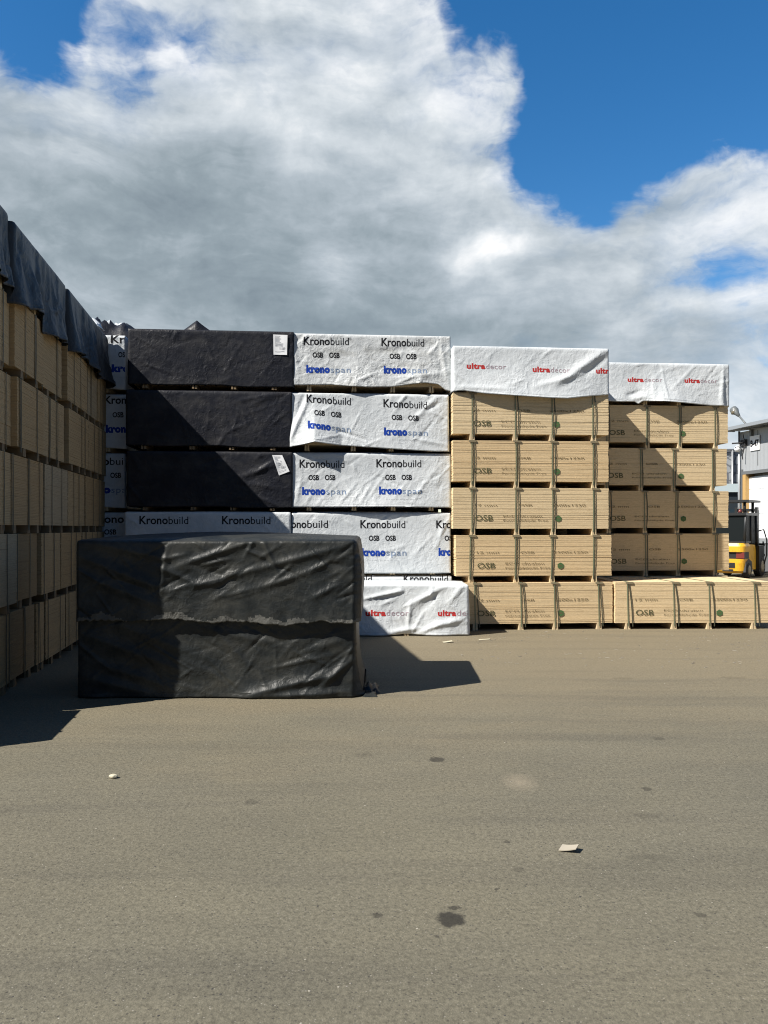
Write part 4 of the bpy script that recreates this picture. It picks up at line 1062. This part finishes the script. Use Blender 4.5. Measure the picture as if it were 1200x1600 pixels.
mb = MB()
for x in (-.36, .28): mb.box(x, x+.09, 1.06, 1.2, .08, 2.3, M_blk); mb.box(x+.01, x+.08, 1.2, 1.3, .1, 2.2, M_blk)
for z_ in (.3, 1.2, 2.15): mb.box(-.3, .3, 1.1, 1.18, z_, z_+.1, M_blk)
mb.build('mast', fk)
mb = MB()
for z_ in (.25, .65, 1.0): mb.box(-.52, .52, 1.32, 1.36, z_, z_+.08, M_blk)
for k in range(6): mb.box(-.5+k*.19, -.46+k*.19, 1.325, 1.355, .3, 1.15, M_blk)
mb.build('carriage', fk)
for x in (-.38, .26):
    mb = MB(); mb.box(x, x+.12, 1.365, 1.41, .06, .7, M_blk); mb.box(x, x+.12, 1.41, 2.4, .05, .09, M_blk); mb.build('fork', fk)
mb = MB(); mb.tube([(.56, .5, 1.5), (.66, .72, 1.55), (.72, .85, 1.2), (.70, .9, .7), (.62, .9, .4)], .022, M_blk, 6); mb.build('hose', fk)
mb = MB(); mb.box(.42, .60, .45, 1.0, .18, 1.02, M_blk); mb.box(-.60, -.42, .45, 1.0, .18, 1.02, M_blk); mb.build('fender', fk)

# ------------------------------------------------------------------ litter and grit
def gp(px, py): Y = CAMZ*FPX/(py-HOR); return Vector(((px-600)/FPX*Y, Y, 0))
m_peb = newmat("pale_stone", (.50, .46, .34), .8)[0]
def stone(mb, c, r, rnd, m, flat=.7):
    vs = []; a0 = rnd.uniform(0, 6)
    for k in range(6):
        a = a0+k*PI/3; q = rnd.uniform(.7, 1.15); vs.append((c[0]+math.cos(a)*r*q, c[1]+math.sin(a)*r*q, c[2]+r*.3*flat))
    b_ = [(x, y, c[2]-.001) for x, y, z in vs]; t = (c[0], c[1], c[2]+r*flat)
    V = b_+vs+[t]; F = [(k, (k+1) % 6, 6+(k+1) % 6, 6+k) for k in range(6)]+[(6+k, 6+(k+1) % 6, 12) for k in range(6)]
    mb.add(V, F, m)
bm = bmesh.new(); bmesh.ops.create_icosphere(bm, subdivisions=3, radius=1)
for v in bm.verts: v.co = Vector((v.co.x*.026, v.co.y*.02, v.co.z*.015+.013))*(1+.18*MN.noise(v.co*1.6+Vector((3, 1, 2))))
me = bpy.data.meshes.new('pebble'); bm.to_mesh(me); bm.free(); me.materials.append(m_peb)
for p in me.polygons: p.use_smooth = True
o = bpy.data.objects.new('pebble', me); COL.objects.link(o); o.location = gp(177, 1216); tag(o, 'pale rounded pebble lying alone on the asphalt at left', 'stone')
def scrap(px, py, a, b_, rz, lift, m, label, name='wood_scrap', cat='scrap'):
    mb = MB(); n = 6; vs = []
    for i in range(n+1):
        u = i/n; z = .004+lift*u**1.6
        vs += [(u*a-a/2, -b_/2+.1*b_*u, z), (u*a-a/2, b_/2*(1-.25*u), z+.003), (u*a-a/2, -b_/2+.1*b_*u, z+.004), (u*a-a/2, b_/2*(1-.25*u), z+.007)]
    fs = []
    for i in range(n):
        k, q = 4*i, 4*i+4
        fs += [(k, k+1, q+1, q), (k+2, q+2, q+3, k+3), (k, q, q+2, k+2), (k+1, k+3, q+3, q+1)]
    fs += [(0, 2, 3, 1), (4*n, 4*n+1, 4*n+3, 4*n+2)]
    mb.add(vs, fs, m); o = mb.build(name, fixn=True); o.location = gp(px, py); o.rotation_euler = (0, 0, rz); return tag(o, label, cat)
m_card = newmat("grey_card", (.36, .32, .25), .8)[0]
scrap(889, 1329, .085, .07, -.5, .020, m_card, 'folded scrap of grey cardboard lying on the asphalt at right', 'cardboard_scrap', 'cardboard')
scrap(699.5, 1004, .13, .07, .2, .015, m_peb, 'small pale wood scrap on the asphalt before the low white pack', 'wood_scrap', 'wood scrap')
scrap(757, 1000, .16, .04, .1, .006, m_peb, 'thin pale splinter on the asphalt before the lowest board pack', 'wood_scrap', 'wood scrap')
rnd = random.Random(5); mb = MB()
mg = [newmat("grit_pale", (.30, .275, .225), .8)[0], newmat("grit_dark", (.045, .042, .038), .8)[0], newmat("grit_mid", (.20, .18, .15), .8)[0]]
for _ in range(1100):
    Y = 2.2+9.0*rnd.random()**1.4; X = rnd.uniform(-.55, .55)*Y
    if Y > 6.9 and X < .3: continue
    stone(mb, (X, Y, 0), rnd.choice((.0015, .002, .0025, .004))*(1+.06*Y)*rnd.uniform(.6, 1.1), rnd, rnd.choice(mg), rnd.uniform(.3, .7))
for _ in range(170):
    Y = rnd.uniform(8.8, 11.9); X = rnd.uniform(.9, 6.2)
    if X < 1.3 and Y > 11: continue
    a = rnd.uniform(0, PI); l = rnd.uniform(.008, .03); w_ = rnd.uniform(.002, .006)
    mb.box(-l, l, -w_, w_, .001, .004, mg[0] if rnd.random() < .6 else mg[2], Matrix.Translation((X, Y, 0)) @ Matrix.Rotation(a, 4, 'Z'))
tag(mb.build('grit'), 'loose grit and chips scattered over the asphalt', 'grit', None, 'stuff')
